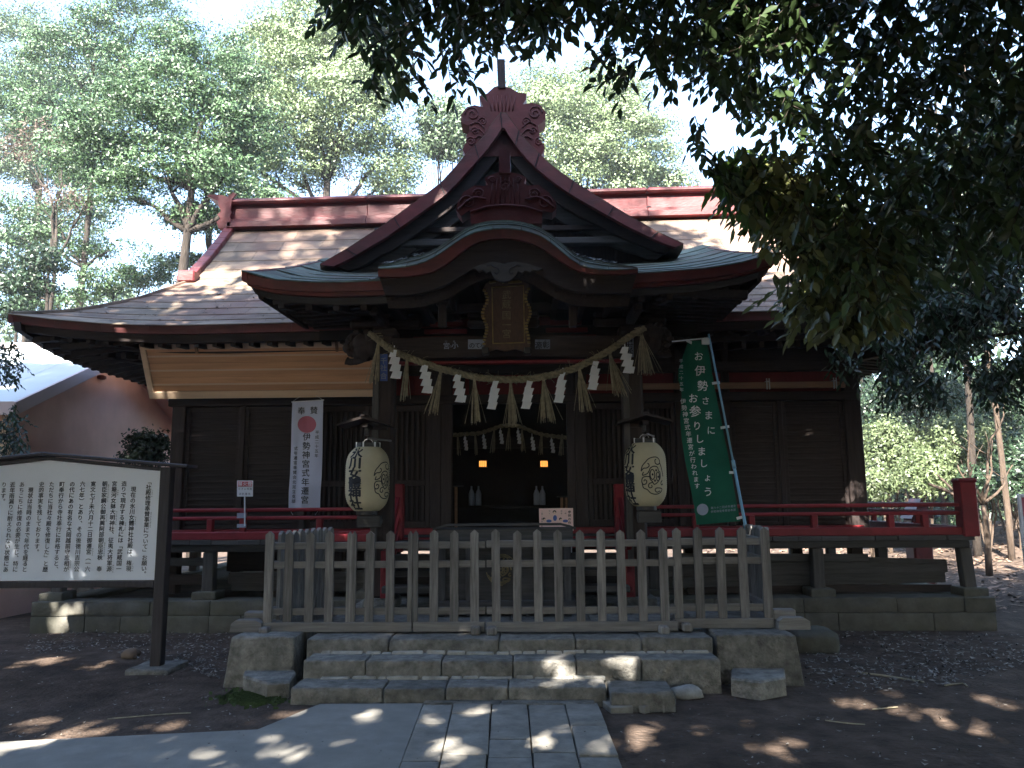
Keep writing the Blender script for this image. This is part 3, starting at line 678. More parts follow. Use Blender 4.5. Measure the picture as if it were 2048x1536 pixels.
# ---- body
def col_x(px, y=900): return X(px, y, WY)
colpx = [(346, 372), (602, 616), (862, 884), (884, 905), (1134, 1150), (1150, 1174), (1352, 1366), (1448, 1462), (1690, 1723)]
for a, b2 in colpx:
    MB().box(col_x(a), col_x(b2), WY-.09, WY+.07, FZ, 3.62, .01).build('column', m_dwz, hall)
for x in (HX0+.02, HX1-.02):
    for y in (12.6, 14.2, 15.85): MB().box(x-.1, x+.1, y-.1, y+.1, FZ, 3.6, .01).build('column', m_dwz, hall)
def ribbed(px0, px1, pz1=792, name='shutter'):
    x0, x1 = col_x(px0), col_x(px1); z0, z1 = FZ+.09, 2.86
    fr = MB()
    for a in (x0, x1-.055): fr.box(a, a+.055, WY-.03, WY+.02, z0, z1, .004)
    fr.box(x0+.056, x1-.056, WY-.03, WY+.02, z0, z0+.05, .004).box(x0+.056, x1-.056, WY-.03, WY+.02, z1-.06, z1, .004)
    sh = fr.build(name, m_dwx, hall); MB().box(x0+.05, x1-.05, WY+.0, WY+.015, z0+.04, z1-.05).build('backing_board', m_dwx, sh)
    n = 20; src = None
    for k in range(n):
        z = z0+.085+k*(z1-z0-.16)/(n-1)
        if src is None: src = MB().box(x0+.057, x1-.057, WY-.024, WY-.002, z-.014, z+.014, .004).build('slat', m_dwx, sh); zs = z
        else: inst(src, sh, (0, 0, z-zs))
ribbed(372, 481); ribbed(490, 601); ribbed(1463, 1556); ribbed(1566, 1690)
for px in (485.5, 1561): MB().box(col_x(px)-.035, col_x(px)+.035, WY-.06, WY+.03, FZ+.08, 2.87, .006).build('mullion', m_dwz, hall)
def lattice(px0, px1, n):
    x0, x1 = col_x(px0), col_x(px1); z0, z1 = FZ+.09, 2.86; zm = 1.78
    fr = MB()
    for a in (x0, x1-.06): fr.box(a, a+.06, WY-.03, WY+.03, z0, z1, .004)
    for a, b2 in ((z0, z0+.09), (zm-.04, zm+.04), (z1-.08, z1)): fr.box(x0+.061, x1-.061, WY-.028, WY+.03, a, b2, .004)
    d = fr.build('lattice_door', m_dwz, hall); MB().box(x0+.05, x1-.05, WY+.015, WY+.028, z0+.05, z1-.05).build('backing_board', m_dark, d)
    for (a, b2) in ((z0+.091, zm-.041), (zm+.041, z1-.081)):
        for k in range(n):
            x = x0+.06+(k+.5)*(x1-x0-.12)/n
            MB().box(x-.017, x+.017, WY-.022, WY+.013, a, b2, .004).build('lattice_bar', m_dwz, d)
lattice(617, 737, 10); lattice(738, 861, 10); lattice(1175, 1262, 7); lattice(1263, 1351, 7); lattice(1367, 1447, 6)
# beams across the front
mb = MB(); mb.box(HX0, HX1, WY-.13, WY+.05, FZ, FZ+.085, .008); mb.build('sill_beam', m_red, hall)
MB().box(HX0-.05, HX1+.05, WY-.12, WY+.06, 2.87, 2.99, .008).build('lintel_beam', m_dwx, hall)
MB().box(HX0-.05, HX1+.05, WY-.11, WY+.06, 3.28, 3.42, .008).build('head_beam', m_dwx, hall)
MB().box(HX0, HX1, WY+.0, WY+.05, 2.99, 3.28).build('transom_panel', m_redp, hall)
for a, b2 in ((830, 905), (950, 1082)):
    MB().box(X(a, 730, WY-.06), X(b2, 730, WY-.06), WY-.045, WY-.006, 3.0, 3.27, .004).build('red_transom_panel', m_redp, hall)
for px in (700, 925, 942, 1088, 1135, 1250, 1400): MB().box(X(px, 730, 10.9)-.03, X(px, 730, 10.9)+.03, WY-.07, WY-.004, 3.0, 3.275, .005).build('strut', m_dwz, hall)
MB().box(HX0, HX1, WY+.0, WY+.05, 3.42, 3.85).build('upper_wall', m_dwx, hall)
mb = MB()
mb.box(HX0+.0, HX0+.05, 11.06, 16, .9, 3.85); mb.build('side_wall', m_dwz, hall)
MB().box(HX1-.05, HX1, 11.06, 16, .9, 3.85).build('side_wall', m_dwz, hall)
MB().box(HX0, HX1, 16, 16.05, .9, 3.85).build('back_wall', m_dwx, hall)
# boards on the right flank
for k in range(9):
    y = 11.1+k*.54; MB().box(HX1+.001, HX1+.02, y+.004, y+.53, FZ, 3.5, .004).build('wall_board', m_dwz, hall)
    MB().box(HX0-.02, HX0-.001, y+.004, y+.53, FZ, 3.5, .004).build('wall_board', m_dwz, hall)
# interior
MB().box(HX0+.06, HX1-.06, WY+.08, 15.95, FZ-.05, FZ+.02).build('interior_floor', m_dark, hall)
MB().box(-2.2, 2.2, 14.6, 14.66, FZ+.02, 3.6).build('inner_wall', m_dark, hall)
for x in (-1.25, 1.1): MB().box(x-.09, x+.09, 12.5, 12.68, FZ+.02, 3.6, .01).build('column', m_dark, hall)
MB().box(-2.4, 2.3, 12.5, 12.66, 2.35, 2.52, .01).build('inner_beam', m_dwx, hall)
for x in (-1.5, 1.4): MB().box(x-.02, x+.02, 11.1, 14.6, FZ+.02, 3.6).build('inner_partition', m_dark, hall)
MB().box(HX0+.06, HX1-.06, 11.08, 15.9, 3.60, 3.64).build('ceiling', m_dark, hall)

# ---- veranda
VX0, VX1, VY = -5.82, 5.60, 9.88
V0 = thing('veranda', 'raised wooden veranda with low red railing round the shrine hall', 'veranda', (0, 10, 0))
x = VX0
while x < VX1-.1:
    w = min(random.uniform(.26, .34), VX1-x); MB().box(x+.002, x+w-.002, VY-.05+random.uniform(-.012, .008), WY-.14, FZ-.065, FZ-.002+random.uniform(-.003, .001), .006).build('floor_board', m_gwz if False else m_gwx, V0); x += w
for s, (xa_, xb_) in ((1, (HX1+.08, VX1)), (-1, (VX0, HX0-.08))):
    y = WY-.13
    while y < 16.5: MB().box(xa_, xb_+.04, y+.002, y+.30, FZ-.065, FZ-.002, .006).build('floor_board', m_gwx, V0); y += .302
MB().box(VX0+.02, VX1-.02, VY+.03, VY+.17, FZ-.155, FZ-.067, .01).build('edge_beam', m_gwx, V0)
for xx in (VX0+.1, VX1-.17): MB().box(xx, xx+.13, VY+.18, 16.6, FZ-.155, FZ-.067, .01).build('edge_beam', m_gwx, V0)
postx = [X(118, 1150, 9.95), X(418, 1150, 9.95), -1.75, 1.75, X(1636, 1150, 9.95), X(1937, 1150, 9.95)]
for i, x in enumerate(postx):
    lean = .03 if i == 5 else 0; mb = MB(); mb.bar((x, 9.97, .44), (x-lean, 9.97, FZ-.156), .14, .14, .012); mb.build('post', m_gwz, V0)
    mb = MB(); stone(mb, x-.15, x+.15, 9.8, 10.12, .34, .455, .02, .006, .08); mb.build('post_base_stone', m_found, V0, smooth=True)
for x in (VX0+.17, VX1-.2):
    for y in (12, 14, 16): MB().box(x-.07, x+.07, y-.07, y+.07, .36, FZ-.07, .01).build('post', m_gwz, V0)
for x in (HX0+.1, -2.4, -.9, .8, 2.4, HX1-.1):
    for y in (11.0, 13.4, 15.8): MB().box(x-.08, x+.08, y-.08, y+.08, .3, FZ-.02, .01).build('post', m_dwz, V0)
# loose boards closing the space below
def board(x0, z0, x1, z1, y, h, m=None, t=.03): MB().bar((x0, y, z0), (x1, y, z1), t, h, .004).build('skirting_board', m or m_gwx, V0)
board(VX0+.3, .80, -3.8, .80, 10.06, .10); board(-3.6, .585, -1.8, .585, 10.2, .14); board(-3.6, .47, -1.8, .45, 10.3, .1); board(-5.5, .58, -3.8, .56, 10.25, .13, m_dwx)
board(2.0, .825, 4.4, .80, 10.06, .09); board(3.9, .79, VX1-.3, .74, 10.12, .06)
board(1.9, .63, 5.45, .68, 10.25, .16); board(2.0, .50, 5.4, .545, 10.22, .13); board(1.9, .585, 4.6, .60, 10.33, .1); board(2.2, .40, 5.5, .405, 10.28, .09, m_dwx); board(2.6, .715, 4.6, .745, 10.4, .07)
board(-1.7, .55, 1.7, .55, 10.6, .5, m_dwx); board(HX0, .66, -2.2, .66, 13.2, .5, m_dwx)
# railing
def rails(p, q, zs=((.355, .045, .045), (.255, .045, .045), (.035, .10, .10))):
    for (dz, w, h) in zs:
        MB().bar((p[0], p[1], FZ+dz+h*.1), (q[0], q[1], FZ+dz+h*.1), w, h, .012).build('railing_bar' if dz > .1 else 'railing_sill', m_red, V0)
def rpost(x, y, h=.43, w=.075, cap=False): MB().box(x-w/2, x+w/2, y-w/2, y+w/2, FZ+.083, FZ+h, .008).build('railing_post', m_red, V0)
STX = 1.50
rails((VX0+.02, VY), (-STX, VY)); rails((STX-.12, VY), (VX1-.02, VY))
rails((VX1-.02, VY+.06), (VX1-.02, 16.5)); rails((VX0+.02, VY+.06), (VX0+.02, 16.5))
for px in (150, 300, 422, 487, 640): rpost(X(px, 1030, VY), VY, .25 if px != 487 else .35)
for px in (1390, 1502, 1627, 1780, 1848): rpost(X(px, 1030, VY), VY, .25)
for y in (11.2, 12.6, 14, 15.4):
    for x in (VX1-.02, VX0+.02): rpost(x, y, .25)
for x in (X(1931, 1000, VY), VX0+.02):
    mb = MB(); mb.box(x-.095, x+.095, VY-.095, VY+.095, FZ-.02, FZ+.63, .012); mb.box(x-.115, x+.115, VY-.115, VY+.115, FZ+.62, FZ+.68, .035); mb.build('corner_post', m_red, V0)
# stair with red cheek rails behind the offering box
for k in range(4):
    z = FZ-.01-k*.15; y = 9.72-k*.24
    MB().box(-1.38, 1.30, y-.27, y+.02, z-.07, z, .008).build('stair_tread', m_gwx, V0)
MB().box(-1.42, 1.34, VY-.13, VY-.051, FZ-.12, FZ+.015, .01).build('stair_nosing', m_red, V0)
MB().box(X(640, 1066, 9.75), X(742, 1066, 9.75), VY-.16, VY-.08, FZ-.03, FZ+.06, .012).build('railing_sill', m_red, V0)
for s, px in ((-1, 797), (1, 1239)):
    x = X(px, 1000, 9.68); mb = MB(); zt_ = Z(px, 968, 9.68)
    mb.box(x-.065, x+.065, 9.62, 9.75, FZ-.15, zt_, .01); mb.build('newel_post', m_red, V0)
    for (dz) in (-.10, -.34, -.56):
        mb = MB(); mb.bar((x, 9.69, zt_+dz-.05), (x, 8.85, zt_+dz-.62), .06, .07, .01); mb.build('stair_rail', m_red, V0)
    mb = MB(); mb.box(x-.055, x+.055, 8.86, 8.98, PZ+.01, PZ+.62, .01); mb.build('newel_post', m_red, V0)

# ---- foundation of dressed stone
fd = thing('stone_foundation', 'two courses of dressed stone blocks under the veranda', 'stone wall', (0, 9.8, 0))
for z0, z1, pxs in ((.19, .36, [63, 170, 300, 420, 560, 700, 860, 1010, 1160, 1300, 1430, 1608, 1795, 1930, 1992]), (-.06, .187, [63, 172, 244, 330, 420, 483, 640, 790, 940, 1100, 1250, 1400, 1520, 1608, 1675, 1865, 1990])):
    for a, b2 in zip(pxs, pxs[1:]):
        mb = MB(); j = random.uniform(-.008, .008)
        stone(mb, X(a, 1230, 9.72)+.003, X(b2, 1230, 9.72)-.003, 9.70+j+(.0 if z0 > 0 else -.01), 10.1, z0, z1, .012, .004, .14); mb.build('stone_block', m_found, fd, smooth=True)
x0f, x1f = X(63, 1230, 9.72), X(1992, 1230, 9.72)
for x in (x0f, x1f-.4):
    y = 10.11
    while y < 16.6:
        for z0, z1 in ((.19, .36), (-.06, .187)):
            mb = MB(); stone(mb, x, x+.4, y, y+.78, z0, z1, .012, .004, .2); mb.build('stone_block', m_found, fd, smooth=True)
        y += .785
MB().box(x0f+.41, x1f-.41, 10.11, 16.6, -.05, .31).build('earth_fill', m_dirt, fd)

# ================================================================== PORCH
porch = thing('porch', 'projecting shrine porch with curved copper gable on two posts', 'porch', (0, 9, 0))
KY, EY, GYf, PYp = 7.72, 7.86, 9.8, 9.0
m_deep = m_dwx
def tr(pts, Y): return [P(x, y, Y) for x, y in pts]
PX = [X(767, 1000, PYp), X(1270, 1000, PYp)]
for x in PX:
    MB().box(x-.115, x+.115, PYp-.115, PYp+.115, PZ+.10, 3.45, .03).build('post', m_dwz, porch)
    mb = MB(); stone(mb, x-.19, x+.19, PYp-.19, PYp+.19, PZ-.02, PZ+.11, .03, .004, .09); mb.build('post_base_stone', m_step, porch, smooth=True)
    MB().box(x-.118, x-.045, PYp-.142, PYp-.116, PZ+.5, 2.95, .006).build('post_batten', m_barw if False else m_gwz, porch)
# tie beam with camber, then bracket tiers
zb0, zb1 = Z(1010, 716, PYp-.12), Z(1010, 674, PYp-.12)
top = [(x, PYp-.11, zb1+.02*math.cos((x+.04)/1.4*1.57)) for x in np.linspace(PX[0]-.05, PX[1]+.05, 13)]
bot = [(x, PYp-.11, zb0+.03*math.cos((x+.04)/1.4*1.57)-.01) for x in np.linspace(PX[0]-.05, PX[1]+.05, 13)]
mb = MB(); mb.strip(top, bot, (0, .2, 0)); mb.build('tie_beam', m_dwx, porch)
mb = MB(); mb.bar((PX[0], PYp, zb0-.03), (PX[1], PYp, zb0-.03), .1, .035, .005); mb.build('tie_beam_fillet', m_red, porch)
for x in (PX[0], -.05, PX[1]):
    MB().box(x-.14, x+.14, PYp-.14, PYp+.14, zb1+.02, zb1+.13, .03).build('bearing_block', m_dwx, porch)
    MB().box(x-.42, x+.42, PYp-.06, PYp+.06, zb1+.131, zb1+.24, .03).build('bracket_arm', m_dwx, porch)
    for dx in (-.34, 0, .34): MB().box(x+dx-.075, x+dx+.075, PYp-.08, PYp+.08, zb1+.241, zb1+.31, .02).build('bearing_block', m_dwx, porch)
    if x == -.05: continue
    MB().box(x-.05, x+.05, PYp-.75, PYp+.3, zb1+.133, zb1+.238, .02).build('bracket_arm', m_dwy, porch)
    MB().box(x-.07, x+.07, PYp-.74, PYp-.58, zb1+.241, zb1+.33, .02).build('bearing_block', m_dwx, porch)
for x0, x1, z, in ((-1.15, -.45, .05), (-1.02, -.5, .14), (.38, 1.05, .05), (.45, .95, .14), (-.95, -.55, .23), (.5, .88, .23)):
    MB().box(x0, x1, PYp+.3, PYp+.36, zb1+z, zb1+z+.055, .006).build('red_bracket_tier', m_redp, porch)
MB().box(-2.2, 2.15, PYp-.05, PYp+.05, zb1+.312, zb1+.42, .01).build('purlin', m_dwx, porch)
for xa_, xb_ in ((-2.55, -.85), (.78, 2.5)): MB().box(xa_, xb_, PYp-.76, PYp-.64, zb1+.331, zb1+.43, .01).build('purlin', m_dwx, porch)
# struts with carved ends under the curved gable
for px in (885, 1145):
    x = X(px, 600, 8.3); mb = MB(); mb.box(x-.045, x+.045, 8.26, 8.34, Z(px, 655, 8.3), Z(px, 590, 8.3), .01); mb.box(x-.07, x+.07, 8.22, 8.38, Z(px, 612, 8.3), Z(px, 590, 8.3), .02); mb.build('carved_strut', m_dwz, porch)
# carved beam noses (curly animal heads)
def nose(cx, cz, s):
    mb = MB(); rnd = random.Random(4)
    def blob(c, r):
        V = []; Fs = []; nu, nv = 10, 7
        for j in range(nv+1):
            th = math.pi*j/nv
            for i in range(nu):
                ph = 2*math.pi*i/nu; d = Vector((math.sin(th)*math.cos(ph), math.sin(th)*math.sin(ph), math.cos(th)))
                V.append(Vector(c)+d*r*(1+.12*noise.noise(d*3+Vector(c)*9)))
        for j in range(nv):
            for i in range(nu): Fs.append((j*nu+i, j*nu+(i+1) % nu, (j+1)*nu+(i+1) % nu, (j+1)*nu+i))
        mb.add(V, Fs)
    for dx, dz, r in ((0, 0, .13), (.10, .06, .07), (.15, .02, .06), (.17, -.05, .055), (.13, -.10, .05), (.06, .11, .06), (-.05, .12, .06), (.08, -.02, .08), (-.02, -.08, .11), (.05, -.12, .06), (-.10, .03, .11), (-.1, -.06, .11)):
        for dy in (-.06, .05): blob((cx+s*dx, PYp-.02+dy, cz+dz), r*rnd.uniform(.85, 1.1))
    for k in range(3):
        a = [(cx+s*(.1+.06*math.cos(t)*(1-t/9)), PYp-.13, cz+.05-.07*k+.05*math.sin(t)*(1-t/9)) for t in np.linspace(0, 6, 12)]
        mb.tube(a, .012, 5)
    trunk = [(cx+s*(-.05), PYp-.03, cz-.15), (cx+s*.06, PYp-.03, cz-.19), (cx+s*.14, PYp-.03, cz-.205), (cx+s*.19, PYp-.03, cz-.19)]
    mb.tube(catmull(trunk, 4), [.045]*6+[.04]*5+[.045, .05], 8)
    mb.build('carved_beam_nose', m_dwz, porch, smooth=True)
nose(PX[0]-.26, Z(720, 690, PYp), -1); nose(PX[1]+.26, Z(1320, 675, PYp), 1)

# --- curved (karahafu) gable front, measured from its silhouette
kT = [(756,537),(783,537),(810,534),(832,530),(854,523),(874,512),(892,500),(910,487),(927,476),(942,468),(957,463),(978,459),(1003,457.5),(1026,458.5),(1045,461.5),(1063,466),(1083,474),(1102,486),(1118,499),(1135,514),(1148,524),(1162,532),(1185,538),(1215,540),(1245,539.5),(1276,538)]
kB = [(756,553),(783,554),(812,553),(840,549),(866,543),(886,532),(903,520),(919,507),(934,496),(948,488),(962,482),(980,478),(1003,476),(1025,477.5),(1041,480.5),(1057,485),(1074,491),(1090,500),(1106,511),(1124,523),(1140,534),(1158,542),(1185,547),(1215,548.5),(1245,548),(1276,546)]
kD = [(770,590),(790,590),(818,589),(840,586),(862,580),(884,572),(902,564),(920,553),(936,543),(952,535),(968,529),(984,526),(1005,525),(1022,526),(1036,529),(1050,534),(1066,541),(1080,550),(1096,560),(1112,569),(1130,577),(1152,583),(1180,586),(1210,587),(1240,586),(1262,585)]
A3, B3, D3 = tr(kT, KY), tr(kB, KY+.01), tr(kD, KY+.06)
for i0 in range(0, len(A3)-1, 3):
    i1 = min(i0+4, len(A3)); MB().strip(A3[i0:i1], B3[i0:i1], (0, .05, 0)).build('curved_fascia', m_redc, porch)
MB().strip([p+Vector((0, .05, .02)) for p in B3], D3, (0, .08, 0)).build('curved_barge_board', m_dwx, porch)
inner = [(p+Vector((0, .2, 0))) for p in D3]
mid3 = [a*.45+b_*.55 for a, b_ in zip([p+Vector((0, .2, .0)) for p in B3], inner)]
MB().strip(mid3, [p+Vector((0, 0, -.09)) for p in inner], (0, .06, 0)).build('curved_barge_board', m_dwy, porch)
# porch copper surface: eave heights, the central bulge and the rise to the rear
eL = [(483,542),(500,549),(520,554),(545,559),(575,562),(610,564),(650,565),(700,564),(745,562),(790,560)]
eR = [(1228,551),(1270,547),(1320,544),(1370,540.5),(1410,537),(1442,533),(1475,527),(1505,520),(1530,513),(1556,505)]
eaveL, eaveR = tr(eL, EY), tr(eR, EY)
ex = [p.x for p in eaveL]+[p.x for p in eaveR]; ez = [p.z for p in eaveL]+[p.z for p in eaveR]
kx = [p.x for p in A3]; kz = [p.z for p in A3]
PS = .305
def pz(x, y): return float(np.interp(x, ex, ez)) + PS*(y-EY) + .03*max(0, y-EY)**2*.5
def kzz(x, y):
    e = max(0, min(1, (1.45-abs(x-.0))/.5)); return float(np.interp(x, kx, kz)) + .27*(y-KY) + .10*e*math.sqrt(min(1, max(0, y-KY)/.16))
def psurf(x, y):
    a = pz(x, y)
    if kx[0] <= x <= kx[-1]: a = max(a, kzz(x, y)) 
    return a
PXL, PXR = ex[0], ex[-1]
pdeck_rows = np.linspace(EY+.03, 11.3, 14); xs = np.linspace(PXL+.02, PXR-.02, 40)
V = [(x, y, psurf(x, y)-.03) for y in pdeck_rows for x in xs]; n = len(xs)
pdeck = mk('porch_roof', V, [(j*n+i, j*n+i+1, (j+1)*n+i+1, (j+1)*n+i) for j in range(len(pdeck_rows)-1) for i in range(n-1)], m_dwy, porch)
def sheets(x0, x1, y0, y1, fn, nrow, wid, m, parent, kx_=2):
    ysr = np.linspace(y0, y1, nrow+1)
    for j in range(nrow):
        k = max(1, round((x1-x0)/wid)); off = .5*(j % 2); ts = [0]+[(i+off)/k for i in range(0, k+1) if 0.02 < (i+off)/k < .98]+[1]
        for i in range(len(ts)-1):
            V = []
            for q in range(kx_+1):
                t = ts[i]+(ts[i+1]-ts[i])*q/kx_; x = x0+(x1-x0)*t+(.002 if q == 0 else -.002 if q == kx_ else 0)
                zb, zt2 = fn(x, ysr[j])+.007, fn(x, ysr[j+1])+.001
                V += [(x, ysr[j]-.01, zb), (x, ysr[j+1], zt2), (x, ysr[j]-.01, zb-.014), (x, ysr[j+1], zt2-.012)]
            Fs = []
            for q in range(kx_): a = 4*q; Fs += [(a, a+4, a+5, a+1), (a+2, a+3, a+7, a+6), (a, a+2, a+6, a+4)]
            Fs += [(0, 1, 3, 2), (4*kx_, 4*kx_+2, 4*kx_+3, 4*kx_+1)]
            mk('copper_sheet', V, Fs, m, parent)
sheets(PXL, kx[0]+.02, EY, 11.2, pz, 7, .7, m_roofg, pdeck); sheets(kx[-1]-.02, PXR, EY, 11.2, pz, 7, .7, m_roofg, pdeck)
sheets(kx[0], kx[-1], KY, KY+.17, psurf, 4, .30, m_roofg, pdeck, 3); sheets(kx[0], kx[-1], KY+.17, 9.9, psurf, 5, .30, m_roofg, pdeck, 3)
# straight fascias left and right of the bulge
for E_ in (eaveL, eaveR):
    for i in range(0, len(E_)-1, 3):
        seg = E_[i:i+4]
        MB().strip([p+Vector((0, 0, 0)) for p in seg], [p+Vector((0, .015, -.095)) for p in seg], (0, .06, 0)).build('fascia_board', m_redc, porch)
    MB().strip([p+Vector((-.02*np.sign(p.x), .05, -.085)) for p in E_], [p+Vector((-.05*np.sign(p.x), .05, -.135)) for p in E_], (0, .06, 0)).build('fascia_batten', m_redc, porch)
    MB().strip([p+Vector((-.05*np.sign(p.x), .12, -.12)) for p in E_], [p+Vector((-.10*np.sign(p.x), .14, -.20)) for p in E_], (0, .07, 0)).build('eave_board', m_gwx, porch)
for s, E_, i in ((-1, eaveL, 0), (1, eaveR, -1)):
    p = E_[i]; q = Vector((p.x, 10.7, psurf(p.x-s*.01, 10.7)))
    MB().strip([p, (p+q)/2+Vector((0, 0, -.03)), q], [p+Vector((-s*.02, 0, -.10)), (p+q)/2+Vector((-s*.02, 0, -.15)), q+Vector((-s*.02, 0, -.12))], (-s*.05, 0, 0)).build('verge_board', m_redc, porch)
    MB().strip([p+Vector((-s*.10, .1, -.10)), q+Vector((-s*.1, 0, -.1))], [p+Vector((-s*.14, .15, -.26)), Vector((q.x-s*.14, q.y, 3.72))], (-s*.05, 0, 0)).build('side_closing_board', m_dwy, porch)
    # side rafters with stepped ends
    for k in range(8):
        y = 8.06+k*.22; z = 3.60+.012*k
        mb = MB(); mb.bar((p.x-s*(.28+.0*k), y, z+.03), (p.x-s*1.2, y, z+.08), .085, .10, .01); mb.build('rafter', m_dwy, porch)
# front rafters
for k in range(17):
    x = -2.35+k*.29
    if kx[0]+.15 < x < kx[-1]-.15: continue
    zz = float(np.interp(x, ex, ez))
    mb = MB(); mb.bar((x, 8.02, zz-.22), (x, 9.6, 3.86), .07, .085, .006); mb.build('rafter', m_dwy, porch)
for k in range(9):
    x = -1.2+k*.29; z = float(np.interp(x, [p.x for p in D3], [p.z for p in D3]))+.02
    mb = MB(); mb.bar((x, 7.95, z), (x, 9.5, z+.05), .06, .07, .006); mb.build('rafter', m_dwy, porch)
V = [(x, y, (float(np.interp(x, [p.x for p in D3], [p.z for p in D3])) if D3[0].x < x < D3[-1].x else float(np.interp(x, ex, ez))-.17)+.06+(y-7.9)*.02) for y in (7.92, 9.9) for x in np.linspace(PXL+.2, PXR-.2, 40)]
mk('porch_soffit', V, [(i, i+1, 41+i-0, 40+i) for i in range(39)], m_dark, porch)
MB().box(-2.4, 2.35, 9.72, 9.78, 3.55, 4.4).build('porch_shade_sheet', m_dark, porch)  # added dark sheet standing in for shade in the open porch depth
# pendant ornament under the curved gable
pd = [(945,536),(960,529),(985,523),(1008,527),(1030,523),(1055,527),(1085,537),(1075,541),(1062,538),(1060,543),(1050,540),(1045,546),(1036,542),(1031,552),(1020,560),(1008,563),(996,560),(986,552),(982,542),(973,545),(966,539),(958,543),(953,538)]
MB().prism(tr(pd, KY+.02), (0, .06, 0)).build('carved_pendant', m_gwx, porch)
mb = MB()
for s in (-1, 1): mb.tube(catmull([P(1008+s*a, b_, KY+.015) for a, b_ in ((35, 532), (26, 530), (20, 534), (14, 536), (10, 542), (14, 548), (18, 545))], 4), .006, 5)
mb.build('pendant_scrollwork', m_black, porch)
# dry leaves caught on the green copper
V = []
for k in range(260):
    s = random.choice((0, 0, 1)); x = random.uniform(X(745, 540, 8), X(850, 540, 8)) if s == 0 else random.uniform(X(1140, 540, 8), X(1230, 540, 8))
    y = random.uniform(7.8, 8.35); z = psurf(x, y)+.02; a = random.uniform(0, 6.28); l = random.uniform(.012, .04); w = l*.4
    V += [(x+l*math.cos(a), y+l*math.sin(a), z+.01), (x-w*math.sin(a), y+w*math.cos(a), z), (x-l*math.cos(a), y-l*math.sin(a), z+.008), (x+w*math.sin(a), y-w*math.cos(a), z)]
for k in range(420):
    x = random.uniform(-6, 5.5); y = random.choice((9.9, 10.2, 10.5, 10.8, 11.1, 11.5))+random.uniform(-.12, .12); z = mainz(x, y)+.02; a = random.uniform(0, 6.28); l = random.uniform(.01, .045); w = l*.3
    V += [(x+l*math.cos(a), y+l*math.sin(a), z+.01+.4*l*math.sin(a)), (x-w*math.sin(a), y+w*math.cos(a), z), (x-l*math.cos(a), y-l*math.sin(a), z+.008), (x+w*math.sin(a), y-w*math.cos(a), z)]
quads('roof_leaf_litter', V, 4, m_litter, kind='stuff', label='dry leaves and twigs caught on the copper roofs', cat='fallen leaves')

# --- triangular gable above the porch
gT = [(640,529),(665,515),(693,499),(722,480),(751,461),(788,436),(825,408),(852,389),(880,368),(905,341),(932,309),(950,291),(969,270),(984,247),(1001,226),(1013,227),(1026,246),(1038,262),(1048,276),(1060,290),(1078,308),(1097,326),(1121,345),(1147,363),(1172,379),(1196,394),(1228,414),(1261,434),(1288,449),(1316,465),(1342,477),(1367,488)]
gI = [(668,532),(690,522),(712,510),(740,493),(768,477),(800,455),(835,430),(862,411),(890,390),(916,364),(940,337),(958,317),(974,299),(990,277),(1004,256),(1009,256),(1020,274),(1031,290),(1042,304),(1054,318),(1070,334),(1089,350),(1112,368),(1138,386),(1163,401),(1186,414),(1216,431),(1248,449),(1276,463),(1302,475),(1326,486),(1350,494)]
gA, gB = tr(gT, GYf), tr(gI, GYf)
for i0 in range(0, len(gA)-1, 4):
    i1 = min(i0+5, len(gA)); MB().strip(gA[i0:i1], gB[i0:i1], (0, .09, 0)).build('barge_board', m_redc, porch)
in2 = [b_+(b_-a)*.9+Vector((0, .14, 0)) for a, b_ in zip(gA, gB)]
MB().strip([b_+Vector((0, .14, .04)) for b_ in gB], in2, (0, .08, 0)).build('inner_barge_board', m_dwx, porch)
in3 = [b_+(b_-a)*1.7+Vector((0, .3, 0)) for a, b_ in zip(gA, gB)]
MB().strip([b_+Vector((0, .16, .03)) for b_ in in2], in3, (0, .08, 0)).build('inner_barge_board', m_gwx, porch)
gw = [p+Vector((0, .5, -.05)) for p in gB]
MB().prism(gw+[Vector((gw[-1].x, gw[-1].y, 4.3)), Vector((gw[0].x, gw[0].y, 4.3))], (0, .04, 0)).build('gable_wall', m_dwz, porch)
for k in range(8):
    x = -1.5+k*.42; zt2 = float(np.interp(x, [p.x for p in gw], [p.z for p in gw]))
    MB().box(x-.03, x+.03, GYf+.46, GYf+.498, 4.4, zt2-.05, .006).build('gable_stile', m_dwz, porch)
MB().box(gB[3].x, gB[-4].x, GYf+.2, GYf+.34, 4.86, 4.95, .01).build('gable_cross_beam', m_gwx, porch)
MB().box(gB[3].x, gB[-4].x, GYf+.25, GYf+.34, 5.06, 5.13, .01).build('gable_cross_beam', m_dwx, porch)
# gable roof running back into the main slope
V = []; ng = len(gA)
for y, dz in ((GYf, 0), (13.1, .0)): V += [Vector((p.x, y, p.z+.012)) for p in gA]
for y, dz in ((GYf+.02, 0), (13.1, .0)): V += [Vector((p.x, y, p.z-.05)) for p in gA]
mk('gable_roof', V, [(i, i+1, ng+i+1, ng+i) for i in range(ng-1)]+[(2*ng+i, 3*ng+i, 3*ng+i+1, 2*ng+i+1) for i in range(ng-1)]+[(i, 2*ng+i, 2*ng+i+1, i+1) for i in range(ng-1)], m_roof, porch)
# seams on the barge boards
for i in range(2, len(gA)-2, 3):
    MB().bar(gA[i]+Vector((0, -.006, .004)), gB[i]+Vector((0, -.006, -.004)), .012, .012).build('seam', m_black, porch)
